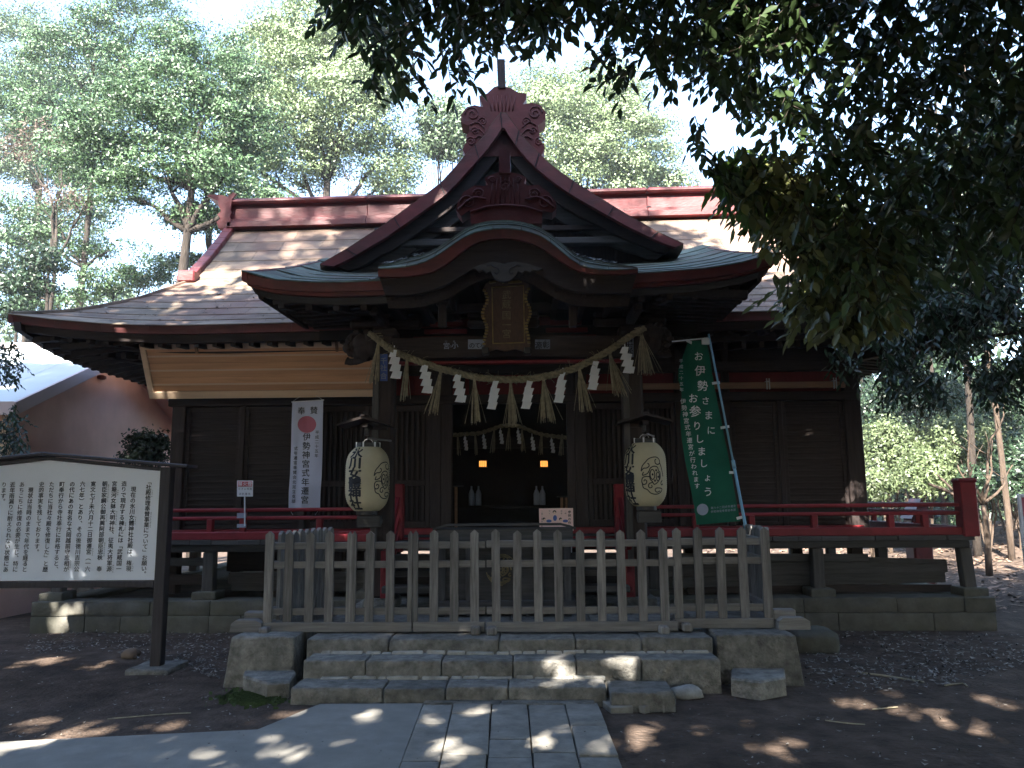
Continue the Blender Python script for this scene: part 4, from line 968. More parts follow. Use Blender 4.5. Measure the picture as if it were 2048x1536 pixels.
# --- ridge-end ornaments
o1 = [(941.5,447),(940,420),(922,432),(912,420),(915,404),(927,384),(949,371),(969,372),(976,369),(971,362),(970,355),(981,350),(998,344),(1020,344),(1043,350),(1052,355),(1048,366),(1055,371),(1077,369.5),(1097,384),(1112,404),(1113,417),(1105,425),(1085,421.5),(1084,447)]
Y1 = KY+.22
MB().prism(tr(o1, Y1), (0, .22, 0)).build('ridge_end_ornament', m_redo, porch)
MB().prism(tr([(998,345),(998,302),(1008,295),(1020,303),(1021,345)], Y1-.03), (0, .14, 0)).build('ornament_finial', m_redo, porch)
def spiral(cx, cy, r, Y, s=1, turns=1.6, w=.010, a0=0):
    pts = [P(cx+s*r*(1-t/(turns*7.5))*math.cos(a0+t), cy-r*(1-t/(turns*7.5))*math.sin(a0+t), Y) for t in np.linspace(0, turns*6.28, 26)]
    return pts
mb = MB()
for cx, cy, r, s in ((935, 405, 15, -1), (958, 388, 12, -1), (1090, 405, 15, 1), (1068, 388, 12, 1), (1010, 372, 13, 1), (985, 360, 7, -1), (1036, 360, 7, 1)): mb.tube(spiral(cx, cy, r, Y1-.004, s), .009, 5)
for a, b_ in (((917, 418), (972, 398)), ((1108, 415), (1050, 398))): mb.tube(catmull([P(a[0], a[1], Y1-.01), P((a[0]+b_[0])/2, (a[1]+b_[1])/2-12, Y1-.01), P(b_[0], b_[1], Y1-.01)], 5), .012, 5)
mb.tube(tr([(941, 424), (975, 413), (1012, 410), (1050, 413), (1085, 424)], Y1-.01), .012, 5)
for k in range(-3, 4): mb.tube(tr([(1010+k*8, 352+abs(k)*2), (1010+k*10, 408)], Y1-.004), .006, 4)
mb.build('carved_relief', m_redo, porch, smooth=True)
o2 = [(932,312),(925,300),(929,290),(933,283),(932,271),(939,262),(938,251),(922,246),(922,229),(934,214),(949,210),(966,214),(962,203),(958,191.5),(974,187),(988,174),(1003,170),(1023,177),(1036,185),(1053,187),(1052,199),(1045,209),(1063,205),(1080,209),(1091,224),(1091,239),(1076,251),(1079,268),(1078,280),(1089,290),(1089,300),(1082,312)]
Y2 = GYf+.12
MB().prism(tr(o2, Y2), (0, .28, 0)).build('ridge_end_ornament', m_redo, porch)
MB().prism(tr([(996,175),(993.5,118),(1009.5,118),(1011,175)], Y2-.02), (0, .12, 0)).build('ornament_finial', m_dwz, porch)
mb = MB()
for cx, cy, r, s in ((945, 228, 15, -1), (1070, 226, 15, 1), (942, 283, 10, -1), (1078, 283, 10, 1), (965, 243, 9, -1), (1052, 243, 9, 1), (950, 262, 8, -1), (1066, 262, 8, 1)): mb.tube(spiral(cx, cy, r, Y2-.004, s), .009, 5)
for k in range(-3, 4): mb.tube(tr([(1004+k*9, 190+abs(k)), (1004+k*7, 222)], Y2-.004), .007, 4)
for s in (-1, 1):
    for k in range(4): mb.tube(catmull([P(1006+s*(66-k*4), 250+k*14, Y2-.008), P(1006+s*(52-k*3), 244+k*14, Y2-.008), P(1006+s*(38-k*2), 256+k*14, Y2-.008)], 4), .009, 5)
mb.build('carved_relief', m_redo, porch, smooth=True)

# ================================================================== NAME PLAQUE
pq = thing('name_plaque', 'gilt framed vertical name plaque hanging under the curved porch gable', 'plaque', P(1012, 630, 8.45))
def fq(u, v, d=0):                               # u,v in photo px; the plaque leans forward at the top
    t = (700-v)/145; return P(u, v, 8.62-.30*t-d)
def fql(pts, d=0): return [fq(x, y, d) for x, y in pts]
fr = [(972,566),(985,560),(1000,564),(1012,558),(1025,564),(1040,560),(1057,566),(1058,578),(1053,590),(1052,604),(1060,618),(1061,630),(1057,642),(1051,652),(1053,664),(1060,676),(1061,694),(1048,703),(1030,698),(1012,703),(992,698),(976,703),(968,694),(969,676),(973,664),(975,652),(968,640),(965,628),(968,615),(975,604),(974,590),(966,578)]
MB().prism(fql(fr), Vector((0, .04, 0))).build('frame', m_plaque, pq)
MB().prism(fql([(984,576),(1046,572),(1048,684),(986,686)], .012), (0, .02, 0)).build('tablet', m_plaque, pq)
for a, b_ in (((984,573),(986,688)), ((1047,570),(1049,686)), ((984,575),(1047,571)), ((986,687),(1049,685))):
    MB().bar(fq(*a, .02), fq(*b_, .02), .012, .012, .002).build('gilt_border', m_gold, pq)
for side in (0, 1):
    pts = [(967,578),(974,590),(975,604),(968,615),(965,628),(968,640),(974,652),(973,664),(969,676),(968,692)]
    if side: pts = [(2026-x+0, y-3) for x, y in pts]
    for k in range(9):
        a, b_ = pts[k], pts[k+1]
        for t in (.25, .75):
            c = fq(a[0]+(b_[0]-a[0])*t, a[1]+(b_[1]-a[1])*t, .02); MB().box(c.x-.018, c.x+.018, c.y-.015, c.y+.015, c.z-.011, c.z+.011, .004).build('gilt_carving', m_gold, pq)
for a, b_ in ((978, 992), (1004, 1010), (1016, 1044)): MB().bar(fq(a, 565, .02), fq(b_, 563, .02), .02, .03, .005).build('gilt_carving', m_gold, pq)
letters('gilt_character', [(ch, 1013, y, 18, .012) for ch, y in zip('武蔵国一宮', (590, 609, 631, 650, 668))], lambda x, y: (lambda u, v: fq(x+u, y-v, .016)), m_goldp, pq)
for sx in (-1, 1):
    c = fq(1013+sx*42, 700, 0); MB().box(c.x-.04, c.x+.04, c.y-.02, c.y+.1, c.z-.05, c.z+.03, .01).build('hook_block', m_black, pq)
MB().bar(fq(1012, 562, 0), P(1012, 560, 9.2), .03, .03).build('hanger', m_black, pq)
# paper votive stickers on the beam and posts
def sticker(lab, x0, y0, x1, y1, Y, lines, bgm, inkm, size, vert=False):
    t = thing('votive_sticker', lab, 'sticker', P((x0+x1)/2, (y0+y1)/2, Y), 'votive name stickers on the porch timbers')
    if bgm: MB().prism([P(x0, y0, Y), P(x1, y0, Y), P(x1, y1, Y), P(x0, y1, Y)], (0, .002, 0)).build('sticker_paper', bgm, t)
    letters('printed_character', [(ch, x, y, s, .02 if s > 8 else 0) for ch, x, y, s in lines], lambda x, y: (lambda u, v: P(x+u, y-v, Y-.003)), inkm, t)
yb = PYp-.118
sticker('white printed votive sticker left of the name plaque on the tie beam', 886, 680, 918, 698, yb, [('宮', 893, 692, 13), ('小', 910, 691, 13), ('川', 892, 683, 5), ('本', 908, 683, 5), ('日', 901, 693, 5)], None, m_moss2, 0)
sticker('house shaped bluish votive sticker half behind the plaque on the tie beam', 936, 679, 972, 698, yb, [('の', 944, 691, 12), ('て', 955, 691, 11), ('ホ', 966, 691, 12)], m_moss2, m_ink, 0)
sticker('bluish votive sticker right of the name plaque on the tie beam', 1070, 679, 1100, 698, yb, [('源', 1077, 691, 14), ('彰', 1092, 690, 14), ('上', 1078, 682, 5), ('大', 1091, 682, 5)], m_moss2, m_ink, 0)
sticker('tall dark votive sticker at the top of the right porch post', 1254, 672, 1267, 714, yb, [('森', 1260, 680, 12), ('村', 1260, 692, 12), ('松', 1260, 703, 12)], m_moss2, m_ink, 0)
sticker('tall dark blue votive sticker behind straw at the top of the left porch post', 760, 708, 775, 762, yb, [('千', 767, 722, 13), ('社', 767, 736, 13), ('合', 767, 752, 13)], m_bluep, m_moss2, 0)

# ================================================================== STRAW ROPE
RY = 8.80
rp = [(738,666),(758,681),(782,699),(812,713),(850,727),(880,737),(912,745),(945,753),(985,758),(1025,759.5),(1065,757),(1100,751),(1140,740),(1175,725),(1205,709),(1235,690),(1262,671),(1290,656)]
rc = resample(catmull([P(x, y, RY) for x, y in rp], 6), 150)
rope = thing('straw_rope', 'thick twisted straw rope with tassels swagged between the porch posts', 'sacred rope', rc[75])
Lr = 0; 
for s in range(3):
    pts = []; acc = 0
    for i, p in enumerate(rc):
        if i: acc += (p-rc[i-1]).length
        d = (rc[min(i+1, len(rc)-1)]-rc[max(i-1, 0)]).normalized(); a = Vector((0, 1, 0)); b_ = d.cross(a)
        ang = acc*34+s*2.094; tp = .75+.25*min(1, min(i, len(rc)-1-i)/12)
        pts.append(p+(a*math.cos(ang)+b_*math.sin(ang))*.021*tp)
    MB().tube(pts, .0215, 8).build('rope_strand', m_strand, rope, smooth=True)
mb = MB()
for k in range(150):
    i = random.randrange(2, 148); p = rc[i]; a = random.uniform(0, 6.28); q = p+Vector((0, -math.cos(a), math.sin(a)))*.045
    d = Vector((random.uniform(-1, 1), random.uniform(-.8, .1), random.uniform(-.3, .9))).normalized()*random.uniform(.03, .10); mb.tube([q, q+d*.6, q+d+Vector((0, 0, -.01))], .0022, 3)
mb.build('stray_straws', m_straw, rope, kind='stuff')
def tassel(x0, y0, x1, y1, wpx, Y, parent, n=34, wild=0, m=None):
    mb = MB(); a = P(x0, y0, Y); b_ = P(x1, y1, Y); W = wpx*8.9/1580*.5*(Y/8.8)
    for k in range(n):
        u = random.uniform(-1, 1); v = random.uniform(-1, 1); s = random.uniform(.86, 1.02)
        t0 = a+Vector((u*.012, v*.012, 0)); e = b_+Vector((u*W, v*W*.7, 0)); e = t0+(e-t0)*s
        mid = t0.lerp(e, .5)+Vector((u*.004, 0, -.0)); mb.tube([t0, mid, e], [.004, .0042, .0036], 4)
    for k in range(wild):
        e = b_+Vector((random.choice((-1, 1))*W*random.uniform(1.3, 2.2), random.uniform(-.03, .03), random.uniform(0, .08))); mb.tube([a, a.lerp(e, .5), e], .0028, 3)
    mb.tube([a+Vector((0, 0, .03)), a+Vector((0, 0, -.015))], .017, 7)
    return mb.build('tassel', m or m_straw, parent)
for (x0, y0, x1, y1, w, wl) in ((757,681,747,768,22,2),(814,716,806,802,14,2),(881,742,866,830,20,3),(949,757,953,850,22,2),(1021,764,1025,853,22,4),(1087,757,1096,846,32,2),(1159,736,1170,824,30,2),(1220,705,1240,792,34,3),(1283,664,1292,752,38,4)):
    tassel(x0, y0+4, x1, y1, w, RY, rope, 30 if w > 25 else 22, wl)
# lashings to the posts
for px, py in ((752, 674), (1278, 662)):
    c = P(px, py, RY); mb = MB()
    for k in range(5): mb.tube([(c.x+.10*math.cos(a)*1.1, PYp+.02+.17*math.sin(a), c.z+.02*k-.04+.015*math.sin(a*2+k)) for a in np.linspace(0, 6.28, 17)], .009, 5)
    mb.build('lashing', m_strand, rope)
# --- white paper streamers
def shide(px, py, ph, flip, label, Y=RY-.02, w=.094, grp='white zigzag paper streamers hanging from the thick porch rope', rootname='paper_streamer'):
    top = P(px, py, Y); bot = P(px, py+ph, Y); H = top.z-bot.z; k = 4; h = H/(k-.35)
    t = thing(rootname, label, 'paper streamer', top, grp); x = top.x; sk = -.032*(w/.09); z = top.z
    for i in range(k):
        ww = w*(.62 if i == 0 else 1.0); hh = h*1.02; z0 = z-i*h*.84; xo = x+i*.012*(w/.09)*(-1 if flip < 0 else 1)+(.0 if i == 0 else .006)
        for lay in (0, 1):
            rr = (random.uniform(-.004, .004), random.uniform(-.004, .004)); dy = -.007*i-.004*lay+random.uniform(-.01, .004); ox = .010*lay*(1 if flip > 0 else -1); s2 = sk*(1.0 if lay == 0 else .5)
            q = [Vector((xo-ww/2+ox, Y+dy, z0-rr[0])), Vector((xo+ww/2+ox, Y+dy-.012, z0+rr[1]-.012)), Vector((xo+ww/2+s2+ox, Y+dy-.004, z0-hh*(.93))), Vector((xo-ww/2+s2+ox, Y+dy+.01, z0-hh*.90+.010))]
            MB().prism(q, (0, .0012, 0)).build('paper_fold', m_paper, t)
    MB().bar(top+Vector((0, .01, -.01)), top+Vector((0, .02, .05)), .012, .004).build('paper_tie', m_paper, t)
names = ['leftmost', 'second from the left', 'third from the left', 'fourth from the left, just left of centre', 'fourth from the right, just right of centre', 'third from the right', 'second from the right', 'rightmost']
for (x, y, h, f_), nm in zip(((788,699,63,1),(850,729,62,1),(916,748,61,1),(993,761,62,-1),(1061,761,61,-1),(1126,744,66,-1),(1193,722,62,-1),(1250,693,58,1)), names):
    shide(x, y, h, f_, 'white paper streamer on the thick straw rope, %s' % nm + ('' if 'centre' in nm else ' of eight'))

# ================================================================== LANTERNS
def lantern(cx, cy, wpx, hpx, Y, ta, ea, label):
    c = P(cx, cy, Y); zt_, zb_ = P(cx, cy-hpx/2, Y).z, P(cx, cy+hpx/2, Y).z; H = zt_-zb_; Rr = wpx/2*(Y+.15)/1580
    t = thing('paper_lantern', label, 'lantern', c, 'paper lanterns on the porch posts')
    def rad(s):                                 # s 0 bottom .. 1 top
        q = abs(2*s-1); return Rr*(1-.44*q**4.6)
    prof = []; nr = 30
    for i in range(nr*2+1):
        s = i/(nr*2); prof.append((rad(s)*(1.0 if i % 2 else .985), -H/2+H*s))
    MB().lathe(prof, c, 40).build('paper_shade', m_lant, t, smooth=True)
    rt = rad(1); MB().lathe([(rt*.9, H/2), (rt*.93, H/2+.002), (rt*.93, H/2+.045), (rt*.85, H/2+.05)], c, 28).build('top_hoop', m_black, t)
    MB().lathe([(rt*.8, -H/2-.045), (rt*.86, -H/2-.04), (rt*.86, -H/2), (rt*.8, -H/2+.003)], c, 28).build('bottom_hoop', m_black, t)
    def fn(u, v):                               # u metres around, v height 0..1
        a = u/Rr; r = rad(min(1, max(0, v)))+.003
        return Vector((c.x+r*math.sin(a), c.y-r*math.cos(a), c.z-H/2+H*v))
    def fo(x, v):
        def g_(a, b2):
            q = fn(a+x, v+b2/H); return q
        return g_
    letters('painted_character', [(ch, ta*Rr, .895-i*.158, .122, .042, .165) for i, ch in enumerate('氷川女體神社')], fo, m_ink, t)
    mb = MB(); crest(mb, lambda a, b2: fn(a+ea*Rr, .47+b2/H), 0, 0, .165, .20, .0105); mb.build('painted_crest', m_ink, t)
    mb = MB()
    crest(mb, lambda a, b2: fn(a+(ea+math.pi)*Rr, .47+b2/H), 0, 0, .165, .20, .0105); mb.build('painted_crest', m_ink, t)
    mb = MB()
    for k in range(6):
        a = 2*math.pi*k/6+.3; mb.box(c.x+rt*.93*math.cos(a)-.008, c.x+rt*.93*math.cos(a)+.008, c.y+rt*.93*math.sin(a)-.008, c.y+rt*.93*math.sin(a)+.008, c.z+H/2+.0, c.z+H/2+.055)
    mb.build('hoop_clip', m_white, t)
    MB().tube([(c.x+.05*math.cos(a), c.y, c.z+H/2+.05+.045*math.sin(a)) for a in np.linspace(0, math.pi, 9)], .004, 5).build('wire_handle', m_metal, t)
    return c, H
LY = 8.68
for (cx, cy, w, h, ta, ea, s, wd, px) in ((735, 958, 86, 127, -.42, 1.02, -1, 'left', PX[0]), (1291, 949, 81, 126, -1.05, .22, 1, 'right', PX[1])):
    c, H = lantern(cx, cy, w, h, LY, ta, ea, 'yellowed paper lantern with black characters and cloud crest on the %s porch post' % wd)
    # little wooden roof, arm and foot bracket
    hb = thing('lantern_bracket', 'dark wooden lantern hood and bracket fixed to the %s porch post' % wd, 'lantern bracket', (c.x, LY, c.z+H/2+.3), 'wooden lantern hoods on the porch posts')
    cxr = c.x+.02*s if s < 0 else c.x; zr = Z(cx, 840 if s < 0 else 834, LY)
    for sg in (-1, 1): MB().prism([(cxr, LY-.2, zr+.03), (cxr+sg*.29, LY-.2, zr-.055), (cxr+sg*.29, LY-.2, zr-.078), (cxr, LY-.2, zr+.0)], (0, .42, 0)).build('hood_board', m_dwx, hb)
    MB().bar((cxr, LY-.22, zr+.03), (cxr, LY+.24, zr+.03), .05, .03, .005).build('hood_ridge', m_dwx, hb)
    MB().box(cxr-.035, cxr+.035, LY-.12, PYp-.117, zr-.09, zr-.045, .005).build('arm', m_dwy, hb)
    MB().bar((px-.05*s, PYp-.13, zr-.07), (cxr, PYp-.13, zr-.07), .05, .05, .004).build('arm', m_dwx, hb)
    MB().box(cxr-.02, cxr+.02, LY-.01, LY+.03, c.z+H/2+.13, zr-.04, .003).build('hanger', m_black, hb)
    MB().tube([(c.x+.1, LY-.02, c.z+H/2+.075), (c.x+.02, LY-.12, c.z+H/2+.09), (px+.1, PYp-.14, c.z+H/2+.085)], .011, 6).build('steel_bracket', m_metal, hb)
    zf_ = c.z-H/2-.045; MB().box(c.x-.10, c.x+.15, LY-.05, LY+.07, zf_-.13, zf_-.005, .008).build('foot_block', m_gwx, hb)
    MB().bar((c.x+.09, LY, zf_-.07), (px, PYp-.12, zf_-.07), .05, .05, .004).build('arm', m_dwx, hb)

# ================================================================== HANGING WOOD PANEL UNDER THE LEFT EAVE
pn = thing('timber_hoarding', 'large framed panel of new pale boards hung under the left eave', 'wooden panel', P(500, 740, 10.3))
tl, bl = P(279, 688, 10.12), P(306, 797, 10.50)
zt_, zb_, yt, ybm = tl.z, bl.z, 10.12, 10.50; xL, xR = tl.x, X(770, 740, 10.3)
def pf(u, v, d=0):                                # v 0 top 1 bottom
    nrm = Vector((0, -(zt_-zb_), -(ybm-yt))).normalized()
    return Vector((u, yt+(ybm-yt)*v, zt_+(zb_-zt_)*v))+nrm*d
H_ = math.hypot(zt_-zb_, ybm-yt); up_ = pf(0, 0)-pf(0, 1)
fw = .075
def pbar(x0, v0, x1, v1, w, m, nm, d=0, t=.03): MB().bar(pf(x0, v0, d), pf(x1, v1, d), t, w, .004, up=up_).build(nm, m, pn)
pbar(xL, fw/2/H_, xR, fw/2/H_, fw, m_newf, 'frame_rail', .01); pbar(xL, 1-.05/H_, xR, 1-.05/H_, .10, m_newf, 'frame_rail', .01)
nrm_ = (pf(0, 0, 1)-pf(0, 0)); 
for x in (xL+fw/2, xR-fw/2): MB().bar(pf(x, fw/H_, .01), pf(x, 1-.101/H_, .01), fw, .03, .004, up=nrm_).build('frame_stile', m_newf, pn)
nb = 6; v0 = fw/H_; v1 = 1-.10/H_
for k in range(nb):
    va = v0+(v1-v0)*(k+.5)/nb; pbar(xL+fw, va, xR-fw, va, (v1-v0)*H_/nb-.004, m_new, 'board', -.010+.002*(k % 2), .014)
for k in range(1, nb):
    if k % 2 == 1: va = v0+(v1-v0)*k/nb; pbar(xL+fw, va, xR-fw, va, .026, m_newf, 'batten', .004, .012)
for px in (392, 673): 
    x = X(px, 690, 10.1); MB().bar(pf(x, -.06, .04), pf(x, .16, .04), .035, .03, .003, up=nrm_).build('hanging_cleat', m_barw, pn)
# plain bar on the right
br = thing('timber_bar', 'plain brown timber bar held by clamps across the right front wall', 'timber bar', P(1500, 770, 10.75))
zbar = Z(1500, 771, 10.75); MB().bar((PX[1]-.4, 10.75, zbar), (X(1690, 771, 10.75), 10.75, zbar), .05, .085, .006).build('bar', m_barw, br)
for px in (1536, 1670): 
    x = X(px, 771, 10.72)
    for dx in (-.015, .02): MB().box(x+dx-.007, x+dx+.007, 10.71, 10.723, zbar-.06, zbar+.09).build('clamp', m_metal, br)
    MB().box(x-.012, x+.015, 10.73, 10.99, zbar+.043, zbar+.06).build('clamp', m_metal, br)

# ================================================================== WHITE BANNER
wb = thing('white_banner', 'white cloth banner with black characters and red crest hanging left of the porch', 'banner', P(612, 910, 10.36))
wl, wr = [(584.5,805),(583,850),(582,900),(580,950),(577.5,985),(577,1017)], [(646.5,800.5),(645.5,850),(645,900),(643.5,950),(641,985),(640,1016)]
def fw_(px, py): return P(px, py, 10.36+.012*math.sin((px-580)*.11+py*.02)+.006*math.sin(py*.05))
def cloth(lp, rp_, fn, nu, nv, y0, y1, th=.0015):
    V = []; ly = [p[1] for p in lp]; ry = [p[1] for p in rp_]
    for d in (0, th):
        for j in range(nv+1):
            t = j/nv; a = (np.interp(t, np.linspace(0, 1, len(lp)), [p[0] for p in lp]), np.interp(t, np.linspace(0, 1, len(lp)), ly)); b2 = (np.interp(t, np.linspace(0, 1, len(rp_)), [p[0] for p in rp_]), np.interp(t, np.linspace(0, 1, len(rp_)), ry))
            for i in range(nu+1):
                u = i/nu; V.append(fn(a[0]+(b2[0]-a[0])*u, a[1]+(b2[1]-a[1])*u)+Vector((0, d, 0)))
    n = nu+1; N = n*(nv+1); Fs = [(j*n+i, (j+1)*n+i, (j+1)*n+i+1, j*n+i+1) for j in range(nv) for i in range(nu)]
    return V, Fs+[(N+a, N+d2, N+c2, N+b2) for a, b2, c2, d2 in Fs]
V, Fs = cloth(wl, wr, fw_, 12, 30, 0, 1); mk('cloth', V, Fs, m_wcloth, wb, smooth=True)
fwi = lambda u, v: fw_(u, v)+Vector((0, -.004, 0))
fwd = lambda k: (lambda u, v: fw_(u, v)+Vector((0, -.004-.002*k, 0)))
def pxput(mb, ch, px, py, s, fn, bold=.0, sx=None): put(mb, ch, lambda u, v: fn(px+u, py-v), 0, 0, sx or s, s, bold)
fof = lambda f_: (lambda x, y: (lambda u, v: f_(x+u, y-v)))
letters('character', [('奉', 603, 822, 15, .01), ('賛', 628, 821, 15, .01)]+[(ch, 613.5-i*.55, 874+i*18, 15.5, .012) for i, ch in enumerate('伊勢神宮式年遷宮')], fof(fwi), m_ink, wb)
mb = MB()
for i, ch in enumerate('平成二十五年'): pxput(mb, ch, 634.5-i*.3, 865+i*9.3, 7.5, fwi, .01)
for i, ch in enumerate('式年遷宮奉賛会北足立支部'): pxput(mb, ch, 592-i*.45, 897+i*9.6, 7.5, fwi, .01)
mb.build('lettering', m_ink, wb)
mb = MB(); disc(mb, 614, 849, 18.5, 17, fwi, 28); mb.build('crest_disc', m_pink, wb)
mb = MB(); f2 = fwd(1)
for a, b_ in (((604,844),(622,861)), ((624,844),(605,861)), ((613,855),(598,866)), ((613,855),(629,866)), ((614,858),(614,866))): ribbon(mb, [a, ((a[0]+b_[0])/2, (a[1]+b_[1])/2), b_], f2, .012)
mb.build('crest_rays', m_wcloth, wb)
MB().bar(fw_(583, 804), fw_(648, 800), .012, .012).build('top_rod', m_white, wb); MB().bar(fw_(576, 1017), fw_(641, 1016), .012, .012).build('bottom_rod', m_white, wb)
mb = MB()
for a, b_ in (((584, 804), (600, 793)), ((646, 800), (632, 791)), ((578, 1017), (586, 1030)), ((640, 1016), (630, 1030))): mb.tube([fw_(*a), fw_(*b_)], .002, 4)
mb.build('cord', m_white, wb)

# ================================================================== GREEN BANNER
gb = thing('green_banner', 'tall green nobori banner with white characters on a leaning blue pole', 'banner', P(1500, 1150, 8.35))
def fg(px, py):
    t = (py-680)/370; edge = max(0, (1385-px)/30)*(1 if py < 900 else .4)
    return P(px, py, 8.45+.035*math.sin((px-1360)*.075+t*3)-.07*math.exp(-((px-1363)/9)**2)*math.exp(-((py-760)/60)**2)+.01*math.sin(py*.03))
gl_ = [(1376,682),(1366,712),(1357,738),(1357,760),(1363,785),(1363,810),(1360,835),(1363,875),(1370,920),(1379,965),(1388,1010),(1393,1050)]
gr_ = [(1412,680),(1419,712),(1424,745),(1430,778),(1436,810),(1443,843),(1449,876),(1456,909),(1462,942),(1468,976),(1474,1010),(1481,1042)]
V, Fs = cloth(gl_, gr_, fg, 14, 44, 0, 1); mk('cloth', V, Fs, m_green, gb, smooth=True)
fgi = lambda u, v: fg(u, v)+Vector((0, -.005, 0)); fgj = lambda u, v: fg(u, v)+Vector((0, -.007, 0))
letters('character', [(ch, x, y, s, .01) for ch, x, y, s in (('お',1397,713,18),('伊',1400,742,21),('勢',1405,772,21),('さ',1411,802,16),('ま',1417,831,18),('に',1422,861,17),('お',1386,797,19),('参',1390,823,23),('り',1394,852,18),('し',1399,878,18),('ま',1403,903,18),('し',1407,927,17),('ょ',1415,955,16),('う',1416,984,19))], fof(fgi), m_white, gb)
mb = MB()
for i, ch in enumerate('伊勢神宮式年遷宮が行われます'): pxput(mb, ch, 1366+i*2.15, 803+i*13, 11, fgi, .006)
for i, ch in enumerate('平成二十五年'): pxput(mb, ch, 1362+i*.2, 722+i*11.5, 8, fgi, .004)
mb.build('lettering', m_white, gb)
mb = MB(); disc(mb, 1405, 1019, 11.5, 11.5, fgi, 24); mb.build('crest_disc', m_moss2, gb)
mb = MB()
for a, b_ in (((1396,1011),(1410,1024)), ((1413,1011),(1400,1024)), ((1405,1016),(1405,1029)), ((1404,1020),(1395,1028)), ((1406,1020),(1416,1028))): ribbon(mb, [a, ((a[0]+b_[0])/2, (a[1]+b_[1])/2), b_], fgj, .008)
mb.build('crest_rays', m_green, gb)
mb = MB()
for j, s in enumerate(('第六十二回式年遷宮', '伊勢神宮奉賛会本部')):
    for i, ch in enumerate(s): pxput(mb, ch, 1424+i*5.6, 1016+j*7.5-i*.5, 5.2, fgi, .002)
mb.build('small_lettering', m_moss2, gb)
pa, pb = P(1417, 668, 8.42), P(1491, 1052, 8.40); dr = (pb-pa).normalized(); k_ = (PZ+.005-pb.z)/dr.z; pe = pb+dr*k_
mb = MB(); pm = pa.lerp(pb, .68); mb.tube([pa, pm], .011, 8); mb.build('pole', m_pole, gb, smooth=True)
mb = MB(); mb.tube([pm, pe], .016, 8); mb.tube([pm-dr*.03, pm+dr*.06], .020, 8); mb.build('pole', m_pole, gb, smooth=True)
MB().tube([P(1344, 683, 8.43), P(1416, 676, 8.42)], .008, 7).build('cross_arm', m_white, gb)
c = P(1412, 680, 8.42); MB().box(c.x-.045, c.x+.035, c.y-.02, c.y+.02, c.z-.05, c.z+.02, .005).build('arm_joint', m_white, gb)
for a, b_ in (((1373, 681), (1380, 689)), ((1424, 767), (1438, 766)), ((1441, 856), (1455, 854)), ((1458, 945), (1470, 945)), ((1473, 1037), (1487, 1033))): 
    p, q = fg(*a), fg(*b_); q.y = 8.41; MB().bar(p+Vector((0, -.006, 0)), q, .004, .028, 0, up=(0, 0, 1)).build('loop_tab', m_white, gb)
# ================================================================== SMALL THINGS BY THE DOOR
t = thing('notice_card', 'small pink printed card showing bowing figures beside the offering box', 'notice card', P(1112, 1035, 8.72))
fc = lambda u, v: P(u, v, 8.72); fci = lambda u, v: P(u, v, 8.712)
MB().prism([fc(1078, 1017), fc(1146, 1016), fc(1147, 1062), fc(1079, 1063)], (0, .008, 0)).build('card', m_pinkp, t)
mb = MB()
for i, ch in enumerate('参拝の作法'): pxput(mb, ch, 1139, 1024+i*7.2, 6.2, fci, .02)
for i, ch in enumerate('二拝二拍手一拝'): pxput(mb, ch, 1084, 1023+i*5, 3.6, fci, .0)
for x, s in ((1099, '深く'), (1123, '拍手'), (1131, '一拝')):
    for i, ch in enumerate(s): pxput(mb, ch, x, 1022+i*5, 3.6, fci, 0)
mb.build('printed_characters', m_ink, t)
mb = MB(); ms = MB(); mh = MB()
for (x, y, f_) in ((1110, 1033, 0), (1094, 1041, 1), (1127, 1041, 1)):
    if f_ == 0: disc(mb, x, y+3, 4, 6, fci, 12); disc(mh, x-1, y-9, 3.6, 3.6, fci, 12); disc(ms, x-1, y-7.6, 2.6, 2.6, lambda u, v: P(u, v, 8.709), 10)
    else: disc(mb, x+4, y+1, 5.5, 3, fci, 12); disc(mh, x-6, y-3, 3, 3, fci, 12); disc(ms, x-5, y-1.5, 2.2, 2.2, lambda u, v: P(u, v, 8.709), 10)
mb.build('printed_clothes', m_bluep, t); mh.build('printed_hair', m_ink, t); ms.build('printed_faces', m_skin, t)
MB().bar(P(1143, 1060, 8.728), P(1143, 1110, 8.728), .012, .012).build('stake', m_white, t)
MB().box(P(1143, 1110, 8.728).x-.05, P(1143, 1110, 8.728).x+.05, 8.70, 8.80, PZ+.002, P(1143, 1105, 8.728).z, .005).build('stand', m_gwx, t)
# red and white warning notice on the left railing
t = thing('warning_sign', 'small red and white warning notice standing on the left red railing', 'sign', P(490, 1000, 9.78))
fs = lambda u, v: P(u, v, 9.78); fsi = lambda u, v: P(u, v, 9.776)
MB().prism([fs(474, 961), fs(506, 961), fs(505.5, 993), fs(474, 993)], (0, .006, 0)).build('plate', m_white, t)
MB().prism([fsi(476, 963), fsi(504, 963), fsi(504, 973), fsi(476, 973)], (0, .003, 0)).build('red_header', m_sred, t)
mb = MB()
for ch, x in (('禁', 480.5), ('火', 490), ('煙', 499.5)): pxput(mb, ch, x, 968, 8.5, lambda u, v: P(u, v, 9.772), .02)
mb.build('header_characters', m_white, t); mb = MB()
for i, ch in enumerate('たき火喫煙'): pxput(mb, ch, 479+i*5.6, 978, 4.4, fsi, 0)
for i, ch in enumerate('消防署長'): pxput(mb, ch, 480+i*6.2, 988, 5, fsi, 0)
mb.build('printed_characters', m_ink, t)
MB().bar(P(489.5, 993, 9.79), P(489.5, 1052, 9.79), .018, .012).build('stem', m_white, t)
for y0, y1 in ((1026, 1036), (1048, 1055)): c0, c1 = P(474, y0, 9.83), P(492, y1, 9.83); MB().box(c0.x, c1.x, 9.83, 9.835, c1.z, c0.z).build('grey_tape', m_moss2, t)
